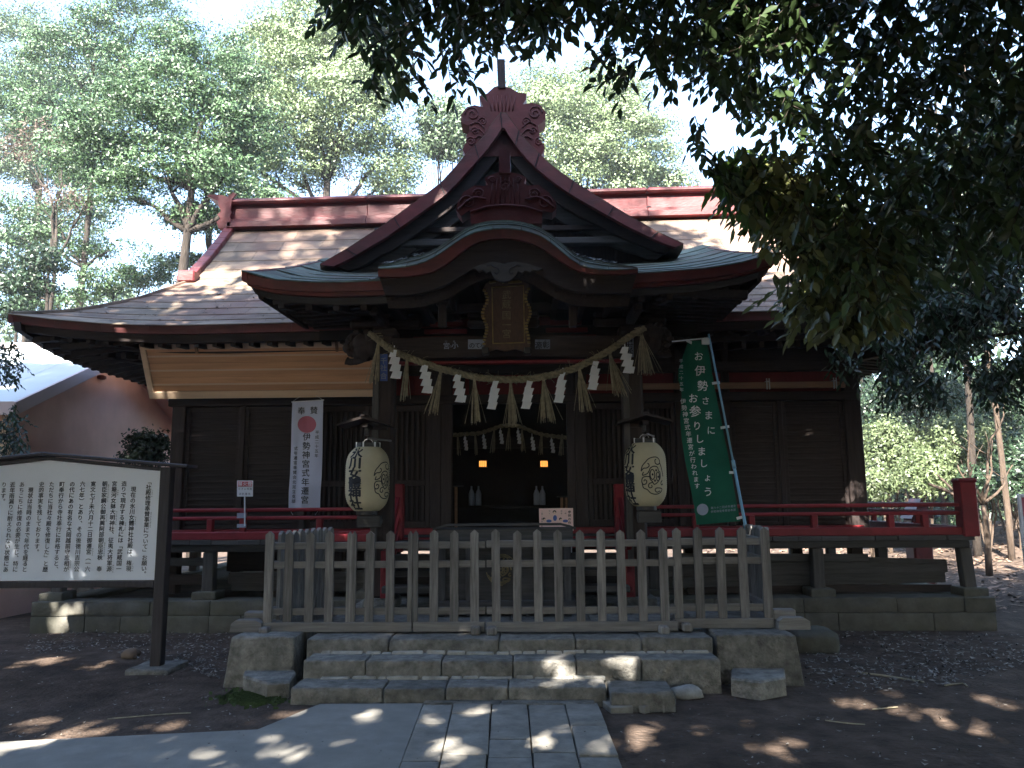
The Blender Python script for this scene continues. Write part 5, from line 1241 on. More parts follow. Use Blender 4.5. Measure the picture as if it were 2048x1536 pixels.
# inside the hall: second rope, streamers, lamps, bottles, tables
IY = 12.3
rc2 = resample(catmull([P(x, y, IY) for x, y in ((880,868),(905,870),(930,868),(960,866),(985,858),(1005,852),(1035,852),(1058,860),(1080,868),(1110,873),(1140,876))], 5), 60)
r2 = thing('straw_rope', 'thin dim straw rope inside the doorway with brown tassels', 'sacred rope', rc2[30])
for s in range(2):
    pts = []; acc = 0
    for i, p in enumerate(rc2):
        if i: acc += (p-rc2[i-1]).length
        a = Vector((0, 1, 0)); b_ = Vector((0, 0, 1)); pts.append(p+(a*math.cos(acc*34+s*3.14)+b_*math.sin(acc*34+s*3.14))*.018)
    MB().tube(pts, .02, 6).build('rope_strand', m_strand, r2, smooth=True)
for x in (915, 950, 988, 1018, 1044, 1083, 1124): tassel(x, 872-max(0, 12-abs(x-1020)*.12), x+random.uniform(-4, 4), 912-max(0, 10-abs(x-1020)*.12), 11, IY, r2, 12)
for (x, y), nm in zip(((930,873),(967,870),(1001,860),(1036,860),(1064,873),(1103,878)), ('leftmost of the six', 'second of the six from the left', 'third of the six from the left', 'third of the six from the right', 'second of the six from the right', 'rightmost of the six')):
    shide(x, y, 30, 1, 'small paper streamer inside the doorway, '+nm, IY-.03, .042, 'small paper streamers inside the doorway')
for px, nm in ((966, 'left'), (1088, 'right')):
    c = P(px, 928, 13.2); t = thing('hanging_lamp', 'small glowing orange lamp inside the doorway on the %s' % nm, 'lamp', c, 'glowing lamps inside the doorway')
    MB().box(c.x-.06, c.x+.06, c.y-.05, c.y+.05, c.z-.05, c.z+.05, .006).build('glowing_shade', m_glow, t)
    for k in range(5): MB().box(c.x-.062+k*.031-.003, c.x-.062+k*.031+.003, c.y-.057, c.y-.051, c.z-.055, c.z+.055).build('lamp_bar', m_dark, t)
    for dz in (-.06, .055): MB().box(c.x-.072, c.x+.072, c.y-.062, c.y+.062, c.z+dz, c.z+dz+.012).build('lamp_frame', m_dark, t)
    MB().tube([c+Vector((0, 0, .067)), Vector((c.x, c.y, 3.6))], .004, 4).build('cord', m_dark, t)
def bottle(px, lab, Y=12.9):
    zb_ = FZ+.02+.1; c = P(px, 1000, Y); zt_ = Z(px, 972, Y); h = zt_-zb_
    zb_ = 1.45; h = zt_-zb_; t = thing('sake_bottle', lab, 'bottle', (c.x, Y, zb_), 'wrapped sake bottles inside the doorway')
    MB().lathe([(.045, 0), (.048, .02), (.048, h*.6), (.03, h*.76), (.015, h*.84), (.014, h)], (c.x, Y, zb_), 12).build('wrapped_body', m_moss2, t, smooth=True)
    MB().box(c.x-.02, c.x+.02, Y-.052, Y-.049, zb_+h*.25, zb_+h*.5).build('label_strip', m_moss2, t)
bottle(943, 'leftmost white wrapped sake bottle inside the doorway'); bottle(957, 'white wrapped sake bottle second from the left inside the doorway'); bottle(1073, 'white wrapped sake bottle second from the right inside the doorway'); bottle(1085, 'rightmost white wrapped sake bottle inside the doorway')
t = thing('offering_shelf', 'dim wooden altar shelf carrying wrapped bottles inside the doorway', 'shelf', (0, 12.95, FZ+.02))
MB().box(-1.1, 1.0, 12.75, 13.1, 1.40, 1.448, .006).build('shelf_top', m_dark, t)
for x in (-1.05, .92): MB().box(x, x+.05, 12.8, 13.05, FZ+.02, 1.399).build('leg', m_dark, t)
for px, py, lab in ((915, 971, 'tall narrow wooden stand inside the doorway at the left jamb'), (1128, 992, 'small pale side table inside the doorway at the right jamb')):
    c = P(px, py, 11.6); t = thing('side_stand', lab, 'stand', (c.x, 11.6, FZ+.02)); w = .085 if px < 1000 else .10
    MB().box(c.x-w, c.x+w, 11.5, 11.7, c.z-.02, c.z, .005).build('stand_top', m_gwx, t)
    for dx in ((-.02,) if px < 1000 else (-.035, .03)): MB().box(c.x+dx-.02, c.x+dx+.02, 11.58, 11.62, FZ+.021, c.z-.021, .004).build('leg', m_barw, t)

# ================================================================== NOTICE BOARD, LEFT
NY = 7.62
nb_ = thing('notice_board', 'large white notice board with columns of black Japanese text under a dark gable cap', 'notice board', P(315, 1337, NY))
nb_['label'] = 'large white notice board of black Japanese text under a dark gable cap'
xr_ = X(312, 1150, NY); xlft = xr_-2*(xr_-X(100, 915, NY)); zbm = Z(300, 1160, NY)
xpk = X(100, 915, NY); zpk = Z(100, 920, NY); zrt = Z(325, 941, NY)
bp_ = [(xlft, zbm), (xr_+.0, zbm), (xr_, zrt), (xpk, zpk), (xlft, zrt)]
MB().prism([(x, NY, z) for x, z in bp_], (0, .03, 0)).build('white_panel', m_board, nb_)
# frame
MB().bar((xlft-.05, NY-.01, zbm-.035), (xr_+.0, NY-.01, zbm-.035), .06, .06, .004).build('bottom_rail', m_signpost, nb_)
for x in (xr_+.055, xlft-.055): MB().box(x-.052, x+.052, NY-.045, NY+.06, -.05, zrt+.03, .008).build('post', m_signpost, nb_)
for s in (-1, 1):
    xe_ = xpk+s*(X(385, 938, NY)-xpk); ze_ = Z(385, 940, NY)
    MB().bar((xpk, NY, zpk+.055), (xe_, NY, ze_+.03), .26, .035, .008).build('cap_board', m_signpost, nb_)
    MB().bar((xpk, NY-.02, zpk+.015), (xpk+s*(xr_-xpk), NY-.02, zrt+.012), .05, .035, .004).build('cap_batten', m_signpost, nb_)
g = G(315, 1337); mb = MB(); stone(mb, xr_+.055-.2, xr_+.055+.2, NY-.22, NY+.25, -.06, .035, .02, .012, .08); mb.build('footing', m_step, nb_, smooth=True)
colsT = ['「社殿修理奉賛事業について」お願い。', '　現在の氷川女體神社社殿は、権現', '造りで現存する棟札には「武蔵国一', '宮簸河女躰大明神社、征夷大将軍源', '朝臣家綱公御再興阿部朝臣忠秋　奉', '寛文七丁未六月十二日御遷宮（一六', '六七年）とあり、その後徳川吉宗公', 'の代にあの有名な大岡越前守忠相が', '町奉行から寺社奉行に昇格すると、', 'ただちに当社々殿を修復した」と歴', '史的事実を残しております。', '　現状は当時のままで年代を経ると', 'あちこちに修復の必要が生じ、特に', '近年雨漏りに耐えられない状態にあ', 'ります。']
tops = [298, 268, 248.5, 229.5, 210, 187, 165.5, 145, 124.5, 104, 84, 63, 44.5, 26, 9]
fnb = lambda u, v: Vector((u, NY-.003, v)); ztop = Z(200, 968, NY); pit = (Z(200, 968, NY)-Z(200, 1138, NY))/15.0; mb = MB()
for i, (s, px) in enumerate(zip(colsT, tops)):
    x = X(px, 968, NY); zz = ztop + (.0 if i else pit*.3); pc = pit if i else pit*.955
    column(mb, s, fnb, x, zz, .051, pc, .014)
mb.build('lettering', m_ink, nb_)
mb = MB()
for i, row0, s in ((0, 1.2, 'しゃでん'), (0, 5.2, 'ほうさんじぎょう'), (1, 6, 'にょたい'), (1, 14.2, 'ごんげん'), (2, 7, 'むなふだ'), (3, 1.2, 'ひかわ'), (3, 5, 'だいみょうじん'), (3, 14.4, 'みなもと'), (4, .2, 'あそんいえつなこう'), (4, 5.5, 'さいこう'), (4, 10.5, 'あそんただあき'), (5, 11.5, 'せんぐう'), (7, 13.6, 'ただすけ')):
    column(mb, s, fnb, X(tops[i], 968, NY)+.037, ztop-row0*pit, .017, pit*.36, .0)
mb.build('ruby_lettering', m_ink, nb_)

# ================================================================== SIGN AT THE RIGHT EDGE
SY = 12.0
t = thing('standing_sign', 'white framed standing sign cut off by the right edge of the photo', 'sign', (X(2044, 1060, SY), SY, 0))
xs0 = X(2034, 990, SY); z1_, z0_ = Z(2034, 988, SY), Z(2047, 1103, SY); W_ = .75
fr = MB().box(xs0, xs0+.05, SY-.02, SY+.02, z0_, z1_, .005).box(xs0+W_-.05, xs0+W_, SY-.02, SY+.02, z0_, z1_, .005).box(xs0+.051, xs0+W_-.051, SY-.02, SY+.02, z1_-.05, z1_, .005).box(xs0+.051, xs0+W_-.051, SY-.02, SY+.02, z0_, z0_+.05, .005); fr.build('frame', m_white, t)
zm_ = z1_-.05-(z1_-z0_)*.33; MB().box(xs0+.051, xs0+W_-.051, SY-.005, SY+.01, zm_, z1_-.051).build('pink_field', m_pink, t); MB().box(xs0+.051, xs0+W_-.051, SY-.005, SY+.01, z0_+.051, zm_-.001).build('blue_field', m_moss2, t)
for x in (xs0+.025, xs0+W_-.025): MB().box(x-.02, x+.02, SY-.018, SY+.018, -.05, z0_-.001, .004).build('leg', m_white, t)

# ================================================================== NEIGHBOURING BUILDING
nh = thing('neighbour_building', 'salmon plastered building with pale metal roof behind the notice board', 'building', (-7, 12, 0))
wx = -7.0; y0_, y1_, yr_ = 10.75, 16.2, 13.45; ze_, zr_ = 2.98, 4.18
MB().prism([(wx, y0_, -.05), (wx, y1_, -.05), (wx, y1_, ze_+.02), (wx, yr_, zr_-.05), (wx, y0_, ze_+.02)], (-.15, 0, 0)).build('gable_wall', m_salmon, nh)
MB().box(-22, wx-.151, y0_, y0_+.15, -.05, ze_).build('front_wall', m_salmon, nh)
MB().box(wx-.05, wx+.05, y0_-.06, y0_+.09, -.05, ze_-.02, .01).build('corner_board', m_newf, nh)
for (ya, za, yb_, zb2) in ((y0_-.35, ze_-.12, yr_, zr_+.03), (y1_+.35, ze_-.12, yr_, zr_+.03)):
    n = 22; xw = (wx+.32-(-20))/n
    for k in range(n):
        xa2 = -20+k*xw; MB().prism([(xa2+.004, ya, za+.0), (xa2+.004, yb_, zb2), (xa2+.004, yb_, zb2+.04), (xa2+.004, ya, za+.04)], (xw-.008, 0, 0)).build('roof_sheet', m_froof, nh)
    MB().bar((wx+.34, ya, za-.05), (wx+.34, yb_, zb2-.05), .04, .17, .004).build('verge_board', m_fwhite, nh)
    MB().prism([(wx+.31, ya, za-.01), (wx+.31, yb_, zb2-.01), (wx-.01, yb_, zb2-.01), (wx-.01, ya, za-.01)], (0, 0, -.02)).build('soffit', m_salmon, nh)
MB().box(-20, wx+.32, y0_-.37, y0_-.352, ze_-.26, ze_-.08).build('eave_board', m_fwhite, nh)
MB().bar((-20, yr_, zr_+.09), (wx+.36, yr_, zr_+.09), .3, .08, .02).build('ridge_cap', m_fwhite, nh)
c = Vector((wx+.02, X and 12.9, 3.62)); MB().lathe([(.06, 0), (.08, .01), (.08, .05), (.04, .07)], (wx+.03, 13.0, 3.60), 12).build('vent', m_redo, nh)

# ================================================================== TREES
def rvec(n):
    v = rng.normal(size=(n, 3)); return v/np.linalg.norm(v, axis=1, keepdims=True)
def leaf_quads(C, L, W, up=.35, bias=None):
    """kite shaped leaves, one quad each; bias turns their faces outward from the spray they grow on"""
    n = len(C); nn = rvec(n)*(1.0 if bias is None else .75)+np.array([0, 0, up])
    if bias is not None: nn = nn+bias
    nn /= np.linalg.norm(nn, axis=1, keepdims=True)+1e-9
    a = rvec(n); a -= nn*np.sum(a*nn, 1, keepdims=True); a /= np.linalg.norm(a, axis=1, keepdims=True)+1e-9
    b_ = np.cross(nn, a)
    L = np.asarray(L).reshape(-1, 1); W = np.asarray(W).reshape(-1, 1)
    return np.stack([C-a*L*.5, C+b_*W*.5-a*L*.05, C+a*L*.5, C-b_*W*.5-a*L*.05], 1).reshape(-1, 3)
def blob_leaves(blobs, per, L, W, csize=.45, cper=26, up=.35, flat=.55, shell=.55):
    """blobs: (x,y,z,rx,ry,rz,weight); leaves sit on the outside of rounded sprays gathered on each lobe"""
    out = []; bi = []; tot = sum(b[6] for b in blobs)
    for b in blobs:
        nc = max(3, int(per*b[6]/tot/cper)); d = rvec(nc); r = shell+(1-shell)*rng.random((nc, 1))**.6
        lump = np.array([1+.3*noise.noise(Vector(v)*2.2+Vector(b[:3])) for v in d]).reshape(-1, 1)
        cc = np.array(b[:3])+d*r*lump*np.array(b[3:6])
        cs = np.repeat(csize*(.45+1.1*rng.random((nc, 1))), cper, 0); dd = rvec(nc*cper); rr = .55+.5*rng.random((nc*cper, 1))**.5
        out.append(np.repeat(cc, cper, 0)+dd*rr*cs*np.array([1, 1, flat])+rng.normal(size=(nc*cper, 3))*cs*.12); bi.append(dd*1.5)
    C = np.concatenate(out); n = len(C)
    return leaf_quads(C, L*(.7+.6*rng.random(n)), W*(.7+.6*rng.random(n)), up, np.concatenate(bi))
def limb(mb, p, q, r0, r1, seg=6, wob=.12, n=7):
    p, q = Vector(p), Vector(q); L = (q-p).length; pts = []
    for i in range(seg+1):
        t = i/seg; pts.append(p.lerp(q, t)+noise.noise_vector(Vector((t*2.2, p.x*3+q.x, q.z)))*wob*L*math.sin(math.pi*min(1, t*1.0+.0))*.8)
    mb.tube(pts, [r0+(r1-r0)*i/seg for i in range(seg+1)], n); return pts
def tree(label, base, h, r, blobs, nleaf, L, W, lm, bm=None, cat='tree', group=None, name='tree', limbs=True, lean=(0, 0), extra=None, **k):
    t = thing(name, label, cat, base, group); mb = MB(); top = Vector(base)+Vector((lean[0], lean[1], h))
    pts = limb(mb, Vector(base)-Vector((0, 0, .2)), top, r, r*.28, 10, .04, 9)
    if limbs:
        for b_ in blobs:
            c = Vector(b_[:3]); zt_ = max(base[2]+h*.25, min(base[2]+h*.9, c.z-b_[5]*1.1)); i = min(9, max(1, int((zt_-base[2])/h*10)))
            q = limb(mb, pts[i], c, r*.38, r*.08, 7, .14, 6)
            for _ in range(3):
                d = Vector(rvec(1)[0]); e = c+Vector((d.x*b_[3], d.y*b_[4], abs(d.z)*b_[5]*.8))*.8
                limb(mb, q[4], e, r*.12, r*.02, 5, .15, 5)
    mb.build('trunk', bm or m_bark, t, smooth=True)
    if nleaf: quads('crown', blob_leaves(blobs, nleaf, L, W, **k), 4, lm, t)
    return t
def PB(px, py, Y, rpx, rpy, ry=None, w=None):     # a crown lobe given by where it stands
    c = P(px, py, Y); s = Y*1.03/1580
    return (c.x, c.y, c.z, rpx*s, ry if ry else (rpx+rpy)*.5*s, rpy*s, w or (rpx*rpy)/3000)
def gbase(px, Y): return (X(px, 1000, Y), Y, 0)

# left: bright broad evergreen, tall cedars, dark spreading pine
tree('tall bright broad crowned evergreen behind the left half of the ridge', gbase(640, 25), 13.5, .32,
     [PB(620,150,25,110,100), PB(700,110,25,100,90), PB(560,240,24.4,90,70), PB(690,230,24.2,110,80), PB(770,320,25,70,60), PB(600,330,25,80,50), PB(640,60,25.5,120,70), PB(740,170,24,70,60), PB(790,380,25.5,50,25), PB(520,120,25.6,70,80), PB(500,330,25.2,60,60)], 120000, .10, .055, m_leafb, csize=.62, shell=.6, cper=260, up=.5)
tree('broad crowned evergreen rising right behind the gable ornament', gbase(1180, 29), 13, .34,
     [PB(1180,200,29,120,70), PB(1110,270,28.4,120,80), PB(1250,290,28.6,110,80), PB(1180,350,28.5,140,60), PB(1290,360,29,80,45), PB(1090,180,29.5,70,50), PB(1330,370,29.5,50,30), PB(1040,340,29.5,60,50), PB(1230,210,29.5,80,50)], 100000, .115, .062, m_leafb, csize=.68, shell=.6, cper=260, up=.5)
tree('small evergreen crown left of the gable ornament', gbase(890, 27), 10.5, .16, [PB(885,240,27,50,45), PB(905,285,27,45,35), PB(870,290,27.3,35,25)], 9000, .15, .075, m_leafc, csize=.35)
tree('dark spreading evergreen with forked trunk over the left roof slope', gbase(322, 19), 10.5, .24,
     [PB(330,330,19,110,50), PB(250,240,19,120,60), PB(400,250,19.2,100,60), PB(450,350,18.8,80,40), PB(330,180,19.4,120,50), PB(440,170,19.4,90,55), PB(240,380,19,70,30), PB(520,400,19,60,25), PB(360,440,19.5,60,20), PB(180,300,19.6,90,50), PB(300,110,20,110,50), PB(420,110,20,90,50), PB(500,270,19.8,70,60), PB(450,440,19.8,60,26)], 84000, .095, .04, m_leafg, csize=.55, flat=.32, cper=200, up=.5, lean=(.4, 0))
tree('second trunk of evergreen close behind the left ridge end', gbase(392, 21), 9.5, .2, [PB(400,430,21,60,25), PB(430,330,21,70,45), PB(380,520,21,40,14)], 9000, .13, .05, m_leafc, csize=.34, flat=.35)
tree('tall pale cedar with hazy crown at the upper left corner', gbase(30, 33), 19, .3, [PB(40,110,33,80,110), PB(10,260,33,90,90), PB(110,190,33,70,60), PB(60,330,33,90,50), PB(180,330,33,80,60), PB(200,180,33,60,70), PB(150,430,33,90,30)], 50000, .15, .07, m_leafc, csize=.8, cper=200, up=.5)
tree('tall cedar with reddish withered boughs at the left', gbase(135, 24), 15, .17, [PB(140,120,24,100,60), PB(90,420,24,110,28), PB(190,60,24,90,50), PB(80,480,24,90,22), PB(170,330,24,80,40), PB(220,500,24,90,18), PB(60,200,24,70,50), PB(120,260,24,110,40), PB(290,30,24.5,110,50)], 44000, .11, .045, m_leafg, csize=.6, flat=.3, cper=160, up=.5)
t_ = scene.objects[-1] if False else None
tree('withered brown boughs on a bare trunk at the far left', gbase(70, 22), 9.5, .13, [PB(110,270,22,70,22), PB(60,300,22.4,60,18), PB(170,405,22,60,14), PB(110,395,22,70,12)], 2200, .12, .04, m_leafr, csize=.4, flat=.4)
tree('thin bare cedar trunk at the far left edge', gbase(30, 27), 12, .13, [PB(20,540,27,50,26), PB(50,470,27,60,25)], 5000, .14, .06, m_leafd, m_bark, csize=.35)
tree('slender dark tree with bluish foliage beside the eave tip', gbase(62, 20), 8.5, .10, [PB(50,570,20,55,22), PB(90,520,20,45,22), PB(20,620,20,40,22)], 6000, .12, .05, m_leafd, csize=.3)
tree('small tree whose foliage fills the gap left of the main roof corner', gbase(210, 23), 7.5, .10, [PB(230,560,23,80,25), PB(300,540,23,60,22), PB(170,590,23,70,14), PB(90,600,24,60,16)], 9000, .10, .05, m_leafg, csize=.35, cper=60)
# bare winter twigs behind the ridge
for px, Y in ((640, 30), (700, 31), (762, 30), (810, 32), (1395, 31), (1350, 33)):
    t = thing('bare_tree', 'slender leafless tree standing behind the %s' % {640: 'left ridge, leftmost of four', 700: 'left ridge, second of four', 762: 'left ridge, third of four', 810: 'left ridge, nearest the gable', 1395: 'right ridge, nearer the right end', 1350: 'right ridge, nearer the gable'}[px], 'bare tree', gbase(px, Y), 'leafless trees behind the roof ridge')
    mb = MB(); b0 = Vector(gbase(px, Y)); tp = P(px+random.uniform(-10, 10), 300+random.uniform(-30, 50), Y); pts = limb(mb, b0, tp, .06, .012, 9, .02, 6)
    for k in range(22):
        i = random.randint(5, 8); d = Vector((random.uniform(-1, 1), random.uniform(-.6, .6), random.uniform(.5, 1.8))); e = pts[i]+d*random.uniform(.5, 1.3); q = limb(mb, pts[i], e, .018, .006, 4, .1, 4)
        limb(mb, q[2], q[2]+Vector((random.uniform(-.6, .6), 0, random.uniform(.3, .8))), .008, .004, 3, .1, 4)
    mb.build('branches', m_barkl, t)
# right side wood
tree('tall leafy tree at the right edge, its trunk sunlit and pale', gbase(1945, 19), 12, .10, [PB(1900,560,19,90,45), PB(1990,520,19,80,50), PB(1880,690,19,60,22), PB(1960,420,19,90,60), PB(1990,300,19,90,70), PB(1890,330,19.5,70,60)], 26000, .10, .05, m_leafd, m_bark, csize=.4, flat=.5, cper=60)
tree('slim pale trunked tree nearest the right edge', gbase(2012, 18), 12, .075, [PB(2020,640,18,70,30), PB(2030,760,18,50,22), PB(1975,600,18,50,26), PB(2040,450,18,60,60), PB(2030,200,18,70,70)], 20000, .10, .05, m_leafd, m_barkl, csize=.38, cper=60)
tree('dark trunked tree right of the hall between the shrubs', gbase(1835, 24), 12, .15, [PB(1800,700,24,60,24), PB(1850,780,24,70,22), PB(1920,800,24,60,22), PB(1780,770,25,40,16), PB(1860,600,24,80,40)], 13000, .13, .065, m_leafd, csize=.38)
tree('tree with autumn tinted leaves in the right wood', gbase(1885, 29), 9, .13, [PB(1900,860,29,50,24), PB(1840,850,29,50,20), PB(1960,880,29,60,30)], 9000, .14, .07, m_leafs, csize=.4)
tree('slender tree with dark foliage standing right of the hall corner', gbase(1742, 30), 9, .09, [PB(1735,810,30,30,16), PB(1760,780,30,30,14), PB(1745,850,30,28,14)], 3500, .13, .06, m_leafd, csize=.3)
def shrub(label, px, py, Y, rpx, rpy, n, lm, L=.12, base_y=None, **k):
    b0 = gbase(px, Y); t = thing('shrub', label, 'shrub', b0); bl = [PB(px+dx*rpx, py+dy*rpy, Y+dz, rpx*.6, rpy*.55) for dx, dy, dz in ((0, 0, 0), (-.5, .3, .2), (.5, .25, -.2), (-.2, -.4, .1), (.3, -.3, 0), (0, .6, -.3))]
    mb = MB()
    for b_ in bl: limb(mb, b0, b_[:3], .04, .01, 5, .12, 5)
    mb.build('stems', m_barkl, t); quads('foliage', blob_leaves(bl, n, L, L*.5, **k), 4, lm, t)
shrub('bright sunlit round shrub just right of the hall corner', 1775, 900, 21, 60, 60, 13000, m_leafs, .10, csize=.3)
shrub('pale low shrub behind the right railing', 1740, 965, 18, 40, 28, 5000, m_leafs, .09, csize=.22)
shrub('shrub under the pale trunks left of the red corner post', 1850, 940, 19.5, 50, 45, 7000, m_leafs, .09, csize=.26)
shrub('dark glossy shrub right of the red corner post', 1965, 960, 19, 45, 30, 6000, m_leafd, .10, csize=.26)
shrub('dark glossy shrub at the right edge behind the standing sign', 2030, 930, 19, 45, 60, 8000, m_leafd, .10, csize=.3)
shrub('small potted plant shrub between the salmon building and the hall', 292, 896, 13.0, 46, 34, 4200, m_leafd, .07, csize=.14)
shrub('mottled sunlit shrub between the pale trunks at the right', 1925, 880, 20.5, 70, 50, 14000, m_leafs, .09, csize=.35)
shrub('tall dark green shrub filling the gap above the side railing', 1800, 800, 23, 90, 50, 16000, m_leafd, .10, csize=.4)
shrub('bluish green shrub above the standing sign at the right edge', 2010, 850, 21, 70, 60, 14000, m_leafd, .10, csize=.38)
# multi-stem pale small trees near the red post
t = thing('forked_sapling', 'pale forked sapling right of the red corner post', 'sapling', gbase(1965, 16)); mb = MB(); b0 = Vector(gbase(1965, 16))
fk = limb(mb, b0, P(1966, 1010, 16), .07, .05, 4, .05, 7)[-1]
for px, py in ((1935, 860), (1985, 880), (2008, 800), (1915, 930), (2025, 930)):
    q = limb(mb, fk, P(px, py, 16), .035, .010, 7, .22, 6)
    for k in (3, 5): limb(mb, q[k], q[k]+Vector((random.uniform(-.5, .5), random.uniform(-.3, .3), random.uniform(.2, .7))), .012, .004, 4, .15, 4)
mb.build('stems', m_barkl, t, smooth=True)
t = thing('fallen_bough', 'pale bough lying slanted among the shrubs behind the right railing', 'bough', P(1900, 990, 17)); mb = MB(); limb(mb, P(1858, 968, 17.4), P(1912, 990, 17), .03, .05, 5, .05, 6); limb(mb, P(1875, 950, 17.4), P(1905, 980, 17), .02, .03, 4, .05, 6); mb.build('wood', m_barkl, t, smooth=True)
# small objects behind: low stone lantern-like post and fence pieces
t = thing('stone_post', 'reddish stone post standing on the sunlit ground behind the right railing', 'stone post', (X(1832, 1000, 14.5), 14.5, 0)); x = X(1832, 1000, 14.5); MB().box(x-.17, x+.17, 14.35, 14.7, 0, 1.15, .03).prism([(x-.2, 14.3, 1.151), (x+.2, 14.3, 1.151), (x, 14.3, 1.5)], (0, .45, 0)).build('body', m_redo, t)

# far wood: loose low mass closing the horizon
def mass(name, label, x0, x1, y0, y1, z0, z1, n, L, W, lm, cper=30, cs=.7):
    nc = n//cper; cc = np.stack([rng.uniform(x0, x1, nc), rng.uniform(y0, y1, nc), z0+(z1-z0)*rng.random(nc)**1.25], 1)
    C = np.repeat(cc, cper, 0)+rng.normal(size=(nc*cper, 3))*cs*np.array([1, 1, .6]); C[:, 2] = np.abs(C[:, 2])
    return quads(name, leaf_quads(C, L*(.6+.8*rng.random(len(C))), W*(.6+.8*rng.random(len(C)))), 4, lm, label=label, cat='woodland', kind='stuff')
mass('far_wood', 'distant sunlit woodland closing the view behind the shrine', -55, 60, 42, 60, 0, 6.0, 80000, .34, .18, m_leafc, cs=1.3, cper=120)
mass('far_undergrowth', 'low undergrowth of the wood behind the hall', -30, 34, 30, 40, 0, 2.2, 44000, .15, .08, m_leafs, cs=.7, cper=120)
for i, (px, Y) in enumerate(((1728, 34), (1765, 38), (1800, 33), (1870, 36), (1915, 33), (1980, 34), (12, 36), (95, 34), (160, 38), (205, 33))):
    s = {1728: 'beside the hall corner', 1765: 'behind the sunlit round shrub', 1800: 'behind the red stone post', 1870: 'above the left end of the side railing', 1915: 'left above the red corner post', 1980: 'right above the red corner post', 12: 'at the far left edge', 95: 'above the pale roof, left', 160: 'above the pale roof, middle', 205: 'just outside the left eave tip'}[px]
    t = thing('distant_tree', 'distant thin tree trunk of the wood seen ' + s, 'tree', gbase(px, Y), 'distant trunks of the wood'); mb = MB(); b0 = Vector(gbase(px, Y)); limb(mb, b0, b0+Vector((random.uniform(-.5, .5), 0, 10.5)), .16, .07, 8, .02, 7); mb.build('trunk', m_bark, t, smooth=True)
    b_ = (b0.x, b0.y, 9.5, 1.6, 1.6, 1.3, 1); quads('crown', blob_leaves([b_], 1500, .2, .1, csize=.4), 4, m_leafc, t)

# ------------------------------------------------------------------ near foliage (real leaves on twigs)
def in_poly(x, y, poly):
    c = False; j = len(poly)-1
    for i in range(len(poly)):
        xi, yi = poly[i]; xj, yj = poly[j]
        if (yi > y) != (yj > y) and x < (xj-xi)*(y-yi)/(yj-yi)+xi: c = not c
        j = i
    return c
LP = np.array([[0, 0, 0], [.28, .30, .03], [.62, .27, .02], [1, 0, -.10], [.62, -.27, .02], [.28, -.30, .03], [.28, 0, -.05], [.62, 0, -.07]])   # unit leaf: x along, y across (half widths scaled)
LF = [(0, 6, 1), (6, 7, 2, 1), (7, 3, 2), (0, 5, 6), (5, 4, 7, 6), (4, 3, 7)]
_lst = []; _lidx = []
for f_ in LF: _lst.append(len(_lidx)); _lidx += list(f_)
def leaves_mesh(name, frames, m, parent, **k):
    """frames: arrays origin (n,3), along (n,3), across (n,3), normal (n,3)"""
    O, A, B_, N_ = frames; n = len(O)
    V = O[:, None]+A[:, None]*LP[None, :, 0:1]+B_[:, None]*LP[None, :, 1:2]+N_[:, None]*LP[None, :, 2:3]
    idx = (np.array(_lidx)[None]+8*np.arange(n)[:, None]).ravel(); st = (np.array(_lst)[None]+len(_lidx)*np.arange(n)[:, None]).ravel()
    return quads(name, V.reshape(-1, 3), 0, m, parent, faces=([idx], st), **k)
def twigs(mask, n, Yr, L, W, per=8, droop=(0, 0, -1), tw=.32, prob=None):
    """twigs with alternate leaves, filling the region whose outline is the mask, over a range of depths"""
    xs_ = [p[0] for p in mask]; ys_ = [p[1] for p in mask]; O = []; A = []; T = []; k = 0; tries = 0
    while k < n and tries < n*40:
        tries += 1; x = random.uniform(min(xs_), max(xs_)); y = random.uniform(min(ys_), max(ys_))
        if not in_poly(x, y, mask): continue
        g = noise.noise(Vector((x/70, y/70, Yr[0])))+.5*noise.noise(Vector((x/28, y/28, 5)))
        if prob is not None and g < prob+random.uniform(-.15, .15): continue
        Y = random.uniform(*Yr); o = np.array(P(x, y, Y)); d = np.array([random.uniform(-1, 1), random.uniform(-.8, .8), random.uniform(-1.0, .15)])+np.array(droop)*.3; d /= np.linalg.norm(d)
        s = np.cross(d, [0, 0, 1.0]); s /= np.linalg.norm(s)+1e-9; pts = []
        for i in range(per):
            t = (i+.5)/per; p = o+d*tw*(t-.4)+np.array([0, 0, -.05*t*t]); sd = s*(1 if i % 2 else -1)
            a = sd*.75+d*.65+np.array([0, 0, -.35])+rng.normal(size=3)*.22
            if i == per-1: a = d+rng.normal(size=3)*.1
            O.append(p); A.append(a/np.linalg.norm(a)*L*random.uniform(.75, 1.2)); pts.append(p)
        T.append(pts); k += 1
    O = np.array(O); A = np.array(A); up_ = np.array([0, 0, 1.0])+rng.normal(size=(len(O), 3))*.45
    B_ = np.cross(up_, A); B_ /= np.linalg.norm(B_, axis=1, keepdims=True); N_ = np.cross(A/np.linalg.norm(A, axis=1, keepdims=True), B_)
    return (O, A, B_*W*(.85+.3*rng.random((len(O), 1))), N_*L), T
def twig_mesh(T, parent, m=m_bark, r=.004):
    mb = MB()
    for pts in T: mb.tube([pts[0], pts[len(pts)//2], pts[-1]], [r, r*.8, r*.5], 3)
    mb.build('twigs', m, parent, kind='stuff')
M1 = [(560,-330),(610,-70),(645,10),(700,55),(745,85),(765,150),(790,140),(825,100),(870,125),(905,138),(930,95),(958,35),(1012,25),(1045,85),(1080,98),(1115,45),(1145,-20),(1190,45),(1230,95),(1290,125),(1335,140),(1395,150),(1440,150),(1480,100),(1600,80),(1600,-330)]
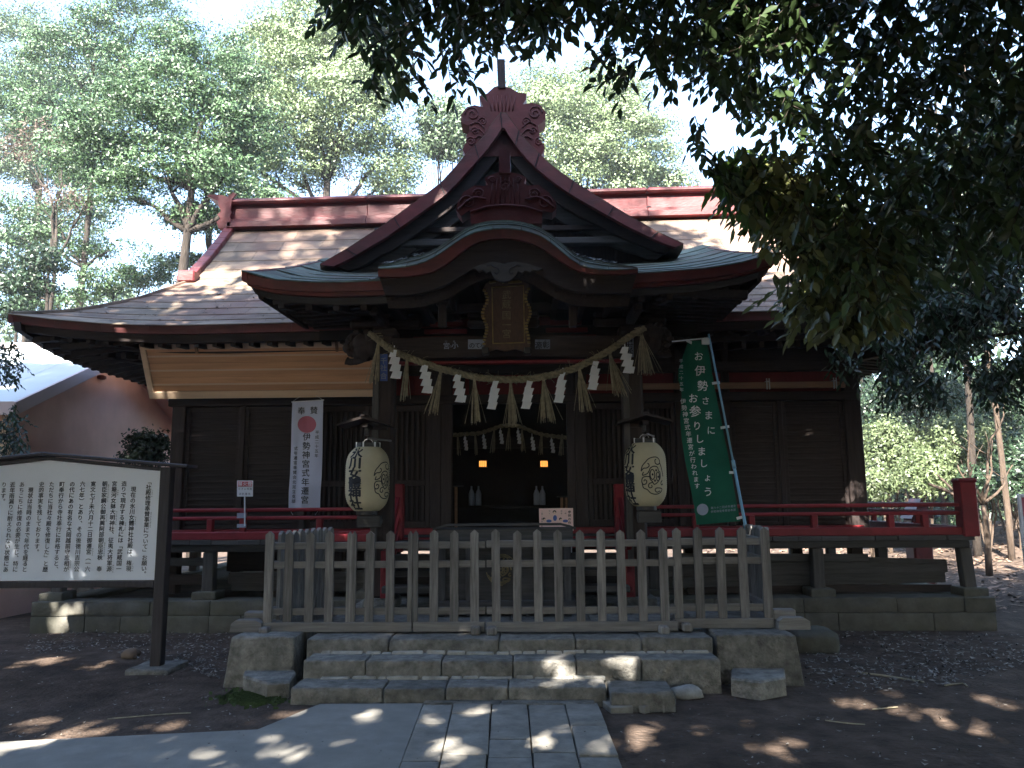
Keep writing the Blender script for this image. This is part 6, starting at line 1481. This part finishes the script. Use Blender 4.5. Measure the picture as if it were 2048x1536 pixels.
M2 = [(1380,-330),(1380,-70),(1440,90),(1450,170),(1490,215),(1550,235),(1585,290),(1600,340),(1600,380),(1610,450),(1640,510),(1680,550),(1720,590),(1790,590),(1870,560),(1960,500),(2130,450),(2300,380),(2300,-330)]
M2b = [(1450,345),(1510,320),(1590,310),(1640,400),(1640,540),(1580,490),(1520,440),(1470,400)]
M2c = [(1530,590),(1590,550),(1700,520),(1790,580),(1760,620),(1680,645),(1620,640),(1590,610)]
fore = thing('overhanging_tree', 'large dark evergreen whose glossy leaves overhang the top and right of the view', 'tree', (6.2, 2.2, 0))
fr_all = []; T_all = []
for mask, n, Yr, pr, L, W in ((M1, 800, (4.2, 5.6), -.2, .10, .075), (M1, 500, (5.6, 7.0), -.12, .095, .07), (M2, 1150, (4.4, 5.8), -.45, .105, .078), (M2, 680, (5.8, 7.2), -.4, .10, .074)):
    f_, T = twigs(mask, n, Yr, L, W, prob=pr); fr_all.append(f_); T_all += T
fr = [np.concatenate([f_[i] for f_ in fr_all]) for i in range(4)]
# the nearest / largest leaves stay single objects
dist = np.linalg.norm(fr[0]-np.array(CAM), axis=1); order = np.argsort(dist+rng.random(len(dist))*.8); near_i, rest = order[:290], order[290:]
leaves_mesh('foliage', [a[rest] for a in fr], m_leaf, fore, kind='stuff')
lm_src = None
for i in near_i:
    o_, a_, b_, n_ = (fr[k][i] for k in range(4))
    if lm_src is None:
        me = bpy.data.meshes.new('leaf'); me.from_pydata([tuple(v) for v in LP], [], LF); me.materials.append(m_leaf); lm_src = me
    lo = bpy.data.objects.new('leaf', lm_src); scene.collection.objects.link(lo); lo.parent = fore; OFF[lo.name] = OFF[fore.name]
    ax, ay = Vector(a_).normalized(), Vector(b_).normalized(); az = ax.cross(ay)
    Mx = Matrix((ax*Vector(a_).length, ay*Vector(b_).length, az*Vector(a_).length)).transposed().to_4x4(); Mx.translation = Vector(o_)-OFF[fore.name]; lo.matrix_local = Mx
twig_mesh(T_all, fore)
olive = []; 
f_, T = twigs(M2b, 120, (4.6, 6.0), .11, .085); leaves_mesh('olive_foliage', f_, m_leafy, fore, kind='stuff', label='yellowish sunlit leaves at the lower left of the overhanging tree'); twig_mesh(T, fore)
M2e = [(1440,340),(1490,305),(1560,310),(1560,390),(1500,410),(1455,385)]
f_, T = twigs(M2e, 60, (4.8, 5.6), .10, .07); leaves_mesh('sunlit_foliage', f_, m_leafl, fore, kind='stuff', label='bright green sunlit leaves at the left tip of the overhanging tree'); twig_mesh(T, fore)
f_, T = twigs(M2c, 120, (5.2, 6.6), .115, .09); leaves_mesh('olive_foliage', f_, m_leafy, fore, kind='stuff', label='pale drooping leaves low on the overhanging tree'); twig_mesh(T, fore)
M2d = [(1620,420),(1700,380),(1800,480),(1780,620),(1700,650),(1640,620),(1620,560)]
f_, T = twigs(M2d, 130, (4.9, 6.4), .115, .092); leaves_mesh('olive_foliage', f_, m_leafy, fore, kind='stuff', label='dull olive leaves in the middle of the overhanging tree'); twig_mesh(T, fore)
for (px, py) in ((1398, 275), (1440, 345), (1470, 360), (1205, 100), (1240, 130), (840, 150), (905, 140), (1010, 60), (745, 150)):
    f_, T = twigs([(px-22, py-22), (px+22, py-22), (px+22, py+22), (px-22, py+22)], 4, (4.6, 5.2), .10, .072); leaves_mesh('leafy_twig', f_, m_leaf, fore, kind='stuff'); twig_mesh(T, fore)
mb = MB(); limb(mb, (6.2, 2.2, -.2), (6.0, 2.6, 4.2), .26, .17, 8, .03, 10)
for q, r in (((3.6, 4.8, 4.6), .09), ((1.2, 4.9, 5.0), .07), ((5.0, 5.2, 4.0), .08), ((-1.2, 4.7, 5.3), .05), ((2.9, 6.0, 5.6), .07), ((4.2, 5.5, 3.3), .05)):
    s_ = limb(mb, (6.03, 2.55, 3.4+.1*r), q, r, .018, 9, .05, 7)
mb.build('trunk', m_bark, fore, smooth=True)
# middle distance tree on the right with drooping bluish sprays
mid = thing('drooping_tree', 'dark evergreen with drooping bluish sprays right of the hall corner', 'tree', (8.6, 9.0, 0)); fr_all = []; T_all = []
M3 = [(1655,715),(1700,690),(1760,650),(1840,590),(1950,560),(2130,540),(2130,800),(2000,780),(1900,790),(1850,800),(1790,790),(1740,760),(1700,735)]
M4 = [(1740,300),(1900,260),(2130,200),(2130,620),(1950,640),(1820,620),(1760,520)]
for mask, n, Yr, pr in ((M3, 470, (8.0, 10.5), .02), (M4, 1200, (8.5, 12.0), -.3)):
    f_, T = twigs(mask, n, Yr, .11, .062, prob=pr, tw=.42, per=9); fr_all.append(f_); T_all += T
fr = [np.concatenate([f_[i] for f_ in fr_all]) for i in range(4)]
leaves_mesh('foliage', fr, m_leafd, mid, kind='stuff'); twig_mesh(T_all, mid, r=.005)
mb = MB(); limb(mb, (8.6, 9.0, -.2), (8.3, 9.4, 7), .2, .09, 8, .03, 9)
for q in ((5.8, 9.2, 3.6), (7.0, 10, 4.4), (6.3, 9.6, 5.2), (6.6, 9.0, 3.1), (5.0, 9.0, 3.3)): limb(mb, (8.42, 9.25, 3.6), q, .06, .012, 8, .07, 6)
mb.build('trunk', m_bark, mid, smooth=True)
# leafy branch entering from the left edge
lf = thing('leafy_branch_tree', 'small evergreen whose leafy branches reach in at the left edge', 'tree', (-7.2, 7.6, 0)); fr_all = []; T_all = []
for mask, n in (([(-60,670),(20,690),(60,705),(72,735),(30,765),(-60,775)], 60), ([(-60,810),(30,818),(58,850),(50,905),(10,915),(-60,905)], 70)):
    f_, T = twigs(mask, n, (8.2, 9.2), .065, .045, tw=.22); fr_all.append(f_); T_all += T
leaves_mesh('foliage', [np.concatenate([f_[i] for f_ in fr_all]) for i in range(4)], m_leafd, lf, kind='stuff'); twig_mesh(T_all, lf)
mb = MB(); limb(mb, (-7.2, 7.6, -.1), (-7.0, 8.0, 3.4), .07, .02, 6, .05, 7); limb(mb, (-7.1, 7.85, 2.6), tuple(P(40, 730, 8.7)), .02, .006, 5, .08, 5); limb(mb, (-7.1, 7.8, 1.8), tuple(P(40, 860, 8.7)), .02, .006, 5, .08, 5); mb.build('trunk', m_bark, lf, smooth=True)
# ------------------------------------------------------------------ grove behind the viewer: it shades the forecourt as in the photograph
def sunline(y): return 4.9+(10.9-y)*.865
HOLES = []      # shafts cut through the crowns to place sun patches: (point the light reaches, radius)
def hole(p, r): HOLES.append((np.array(p), r))
for (x, y, r) in ((70,1322,.30),(200,1324,.16),(85,1404,.20),(40,1452,.26),(180,1456,.24),(320,1452,.18),(20,1500,.2),(560,1440,.16),(300,1508,.22),(480,1512,.30),(640,1500,.20),(905,1505,.26),(880,1440,.10),(1090,1476,.17),(1190,1500,.10),(960,1425,.07),(1290,1446,.15),(1270,1476,.13),(1400,1458,.10),(1835,1422,.26),(1990,1408,.22),(1700,1405,.16),(1940,1452,.2),(1560,1490,.14),(1760,1375,.12),(1480,1440,.1),(730,1440,.1)): hole(G(x, y), r)
for (x, y, z, r) in ((1120,1363,.12,.16),(1190,1362,.12,.10),(1100,1316,.26,.09),(1230,1320,.26,.08),(930,1268,.375,.12),(790,1268,.375,.09)): hole(G(x, y, z), r)
for (x, y, Y, r) in ((30,1085,7.6,.05),(150,1120,7.6,.06),(795,985,9.65,.12),(800,1040,9.6,.10),(690,1066,9.75,.10),(1190,1066,9.75,.08),(880,400,9.8,.12),(1300,460,9.8,.1),(130,1235,9.7,.22),(190,1250,9.7,.12),(720,1010,8.5,.10),(1000,1054,8.2,.05),(560,1049,7.5,.06),(1240,1060,7.3,.05),(1170,560,7.8,.08),(300,740,10.3,.12),(400,715,10.2,.1)): hole(P(x, y, Y), r)
for (x, y, Y, r) in ((1490,350,5.2,.5),(1540,400,5.3,.4),(1590,470,5.3,.35),(1620,560,5.6,.35),(1560,600,5.8,.3),(1900,700,9,.4),(1750,720,9,.4)): hole(P(x, y, Y), r)
def pierce(C):
    k = np.ones(len(C), bool); sd = np.array(SD)
    for p, r in HOLES:
        d = C-p; d -= np.outer(d@sd, sd); k &= (np.linalg.norm(d, axis=1) > r*.6+.09) | (np.random.default_rng(int(abs(p[0]*1000))).random(len(C)) < .15)
    return C[k]
def canopy(label, base, h, r, box, n, L, W, over=0.0, k_open=0.0, zr=None):
    """crown between the view's upper edge and the sun line that just clears the sunlit roof"""
    t = thing('grove_tree', label, 'tree', base, 'tall grove trees standing behind the viewpoint'); mb = MB(); limb(mb, Vector(base)-Vector((0, 0, .2)), Vector(base)+Vector((0, 0, h)), r, r*.4, 8, .02, 9)
    x0, x1, y0, y1 = box
    for k in range(7):
        y = random.uniform(y0, min(y1, 0)); limb(mb, Vector(base)+Vector((0, 0, h*random.uniform(.45, .8))), (random.uniform(x0, x1), y, random.uniform(6, 9)), .09, .03, 6, .06, 6)
    mb.build('trunk', m_bark, t, smooth=True); cper = 22; nc = n//cper; cc = []
    while len(cc) < nc:
        x, y = random.uniform(x0, x1), random.uniform(y0, y1); lo = max(4.6, 2.6+.74*y); hi = min(14.5, sunline(y)-.4)+over
        if zr: lo, hi = sunline(y)+zr[0], sunline(y)+zr[1]
        if hi < lo+.3: continue
        z = random.uniform(lo, hi)
        if noise.noise(Vector((x*.55, y*.55, z*.55))) < k_open or (z > sunline(y)-.4 and over > 3.3 and random.random() < .5): continue
        cc.append((x, y, z))
    C = np.repeat(np.array(cc), cper, 0)+rng.normal(size=(nc*cper, 3))*np.array([.36, .36, .16])
    C = pierce(C)
    quads('crown', leaf_quads(C, L*(.7+.6*rng.random(len(C))), W*(.7+.6*rng.random(len(C))), up=.8), 4, m_leafd, t)
def wall_tree(label, base, rx, ry, h, n):
    t = thing('grove_tree', label, 'tree', base, 'grove trees standing round the forecourt outside the view'); mb = MB(); limb(mb, Vector(base)-Vector((0, 0, .2)), Vector(base)+Vector((0, 0, h*.8)), .3, .12, 8, .02, 9); mb.build('trunk', m_bark, t, smooth=True)
    bl = [(base[0]+random.uniform(-.4, .4)*rx, base[1]+random.uniform(-.4, .4)*ry, h*q, rx, ry, h*.2, 1) for q in (.15, .35, .55, .75, .9)]
    quads('crown', blob_leaves(bl, n, .42, .22, csize=.7, shell=.4), 4, m_leafd, t)
canopy('leftmost tall grove tree behind the viewpoint', (-8, -5.5, 0), 11, .3, (-14, -4, -9, 4.2), 44000, .33, .18, over=.6, k_open=-.3)
canopy('tall grove tree straight behind the viewpoint', (-1.5, -6.5, 0), 11, .32, (-5.5, 0.0, -9, 4.2), 42000, .33, .18, over=3.2, k_open=-.3)
canopy('grove tree just right of the viewpoint', (1.5, -7.5, 0), 10, .3, (-.3, 4.0, -9, 4.2), 26000, .33, .18, over=-.2, k_open=-.3)
canopy('rightmost tall grove tree behind the viewpoint', (6.5, -5.5, 0), 11, .3, (3.4, 14, -9, 4.2), 44000, .33, .18, k_open=-.3)
canopy('very tall grove tree behind the viewpoint on the left', (-7, -8, 0), 21, .34, (-12, -3.5, -11, -4), 5500, .30, .15, zr=(1.2, 4.6), k_open=.02)
for i, (b_, rx, ry) in enumerate((((-15, 2, 0), 3, 5), ((-17, 9, 0), 3, 4.5), ((16, 1, 0), 3, 5), ((16, 8.5, 0), 3, 4.5), ((-9, -13, 0), 5, 3), ((0, -14, 0), 5, 3), ((9, -13, 0), 5, 3), ((-15, -7, 0), 4, 4), ((15, -7, 0), 4, 4))):  # unseen trees added all round to hold back low sky light
    wall_tree(['added unseen grove tree far left beside the forecourt', 'added unseen grove tree left of the salmon building', 'added unseen grove tree far right beside the forecourt', 'added unseen grove tree right of the drooping tree', 'added unseen grove tree behind the viewpoint on the left', 'added unseen grove tree behind the viewpoint', 'added unseen grove tree behind the viewpoint on the right', 'added unseen grove tree at the rear left of the forecourt', 'added unseen grove tree at the rear right of the forecourt'][i], b_, rx, ry, 13, 12000)
for b_, l_ in (((20, 24, 0), 'broad tree of the wood beyond the right edge'), ((27, 31, 0), 'farther broad tree of the wood beyond the right edge'), ((17, 33, 0), 'broad tree deep in the wood at the right'), ((-22, 27, 0), 'broad tree of the wood beyond the left edge')): wall_tree(l_, b_, 3.5, 3.5, 12, 12000)
# ------------------------------------------------------------------ fallen leaves
def litter(name, label, poly, n, L, m=m_litter, zf_=None):
    xs_ = [p[0] for p in poly]; ys_ = [p[1] for p in poly]; V = []
    while len(V) < n*4:
        px, py = random.uniform(min(xs_), max(xs_)), random.uniform(min(ys_), max(ys_))
        if not in_poly(px, py, poly): continue
        g = G(px, py); z = (ground_z(g.x, g.y) if zf_ is None else zf_)+.006+random.random()*.015; a = random.uniform(0, 6.28); l = L*random.uniform(.5, 1.3); w = l*random.uniform(.3, .5)
        c, s = math.cos(a), math.sin(a); lift = random.uniform(0, .5)*l
        V += [(g.x-c*l/2, g.y-s*l/2, z+lift*.6), (g.x-s*w/2, g.y+c*w/2, z), (g.x+c*l/2, g.y+s*l/2, z+lift), (g.x+s*w/2, g.y-c*w/2, z+.004)]
    return quads(name, V, 4, m, kind='stuff', label=label, cat='fallen leaves')
litter('leaf_litter', 'pale fallen leaves heaped along the foundation right of the steps', [(1605,1275),(1700,1262),(2048,1268),(2048,1330),(1900,1370),(1740,1385),(1612,1372)], 1100, .055)
litter('leaf_litter', 'fallen leaves and chips along the foundation left of the steps', [(40,1275),(250,1262),(460,1268),(448,1360),(330,1330),(200,1300),(60,1310)], 950, .045)
litter('leaf_litter', 'scattered fallen leaves on the dark soil right of the path', [(1230,1425),(1350,1410),(2048,1340),(2048,1536),(1260,1536)], 170, .035)
litter('leaf_litter', 'scattered fallen leaves on the dark soil left of the path', [(0,1290),(450,1370),(570,1420),(500,1460),(0,1482)], 160, .035)
litter('leaf_litter', 'sunlit brown fallen leaves on the bank at the right edge', [(1950,1000),(2048,1010),(2048,1110),(1960,1100)], 3000, .16)
litter('leaf_litter', 'sparse bits of dry leaf on the stone path and concrete', [(500,1470),(840,1418),(1200,1418),(1245,1536),(300,1536)], 45, .02, zf_=.032)
for (pts, lab, r) in (([(1715,1348),(1760,1352),(1800,1358),(1848,1366)], 'bare twig lying in the leaf litter right of the steps', .012), ([(1650,1440),(1690,1444),(1730,1448)], 'thin pale twig on the soil right of the path', .006), ([(215,1440),(290,1434),(340,1428),(382,1426)], 'thin pale twig on the soil left of the path', .006), ([(1890,1372),(1925,1368),(1935,1376)], 'short forked twig on the soil at the right', .01), ([(1745,1415),(1795,1411)], 'short sunlit twig on the soil right of the path', .008)):
    g = [G(x, y) for x, y in pts]; g = [Vector((p.x, p.y, ground_z(p.x, p.y)+.012)) for p in g]; mk('fallen_twig', *(lambda m_: (m_.V, m_.F))(MB().tube(catmull(g, 3), r*.7, 5)), m_straw, label=lab, cat='twig')
V = []
for k in range(9000):
    x, y = random.uniform(4.5, 17), random.uniform(11, 27)
    if x < 6.2 and y < 17: continue
    z = ground_z(x, y)+.01; a = random.uniform(0, 6.28); l = random.uniform(.04, .10); w = l*.45; c, s = math.cos(a), math.sin(a); q = random.uniform(0, .6)*l
    V += [(x-c*l, y-s*l, z), (x-s*w, y+c*w, z+.01), (x+c*l, y+s*l, z+q), (x+s*w, y-c*w, z+.005)]
quads('leaf_litter', V, 4, m_litterb, kind='stuff', label='brown leaf litter covering the woodland floor right of the hall', cat='fallen leaves')
# moss at the foot of the left stone
V = []
for k in range(900):
    px, py = random.gauss(505, 26), random.gauss(1398, 6); g = G(px, py); a = random.uniform(0, 6.28); l = .02
    V += [(g.x-l*math.cos(a), g.y-l*math.sin(a), .0), (g.x+l*math.cos(a), g.y+l*math.sin(a), .0), (g.x+l*math.cos(a), g.y+l*math.sin(a)+.01, .022), (g.x-l*math.cos(a), g.y-l*math.sin(a)+.01, .022)]
quads('moss_patch', V, 4, m_moss, kind='stuff', label='patch of green moss at the foot of the left six sided stone', cat='moss')

# ------------------------------------------------------------------ HAZE: thin sunlit air over the grove
hz = bpy.data.materials.new('thin_air'); hz.use_nodes = True; hz.node_tree.nodes.clear()
ho = hz.node_tree.nodes.new('ShaderNodeOutputMaterial'); hv = hz.node_tree.nodes.new('ShaderNodeVolumePrincipled')
hv.inputs['Color'].default_value = (.86, .95, 1, 1); hv.inputs['Density'].default_value = .0010; hv.inputs['Anisotropy'].default_value = .0
hz.node_tree.links.new(hv.outputs[0], ho.inputs['Volume'])
mk('haze', *(lambda m_: (m_.V, m_.F))(MB().box(-440, 440, -75, 1300, -1.6, 27)), hz, kind='stuff', label='thin pale air between the trees', cat='haze')
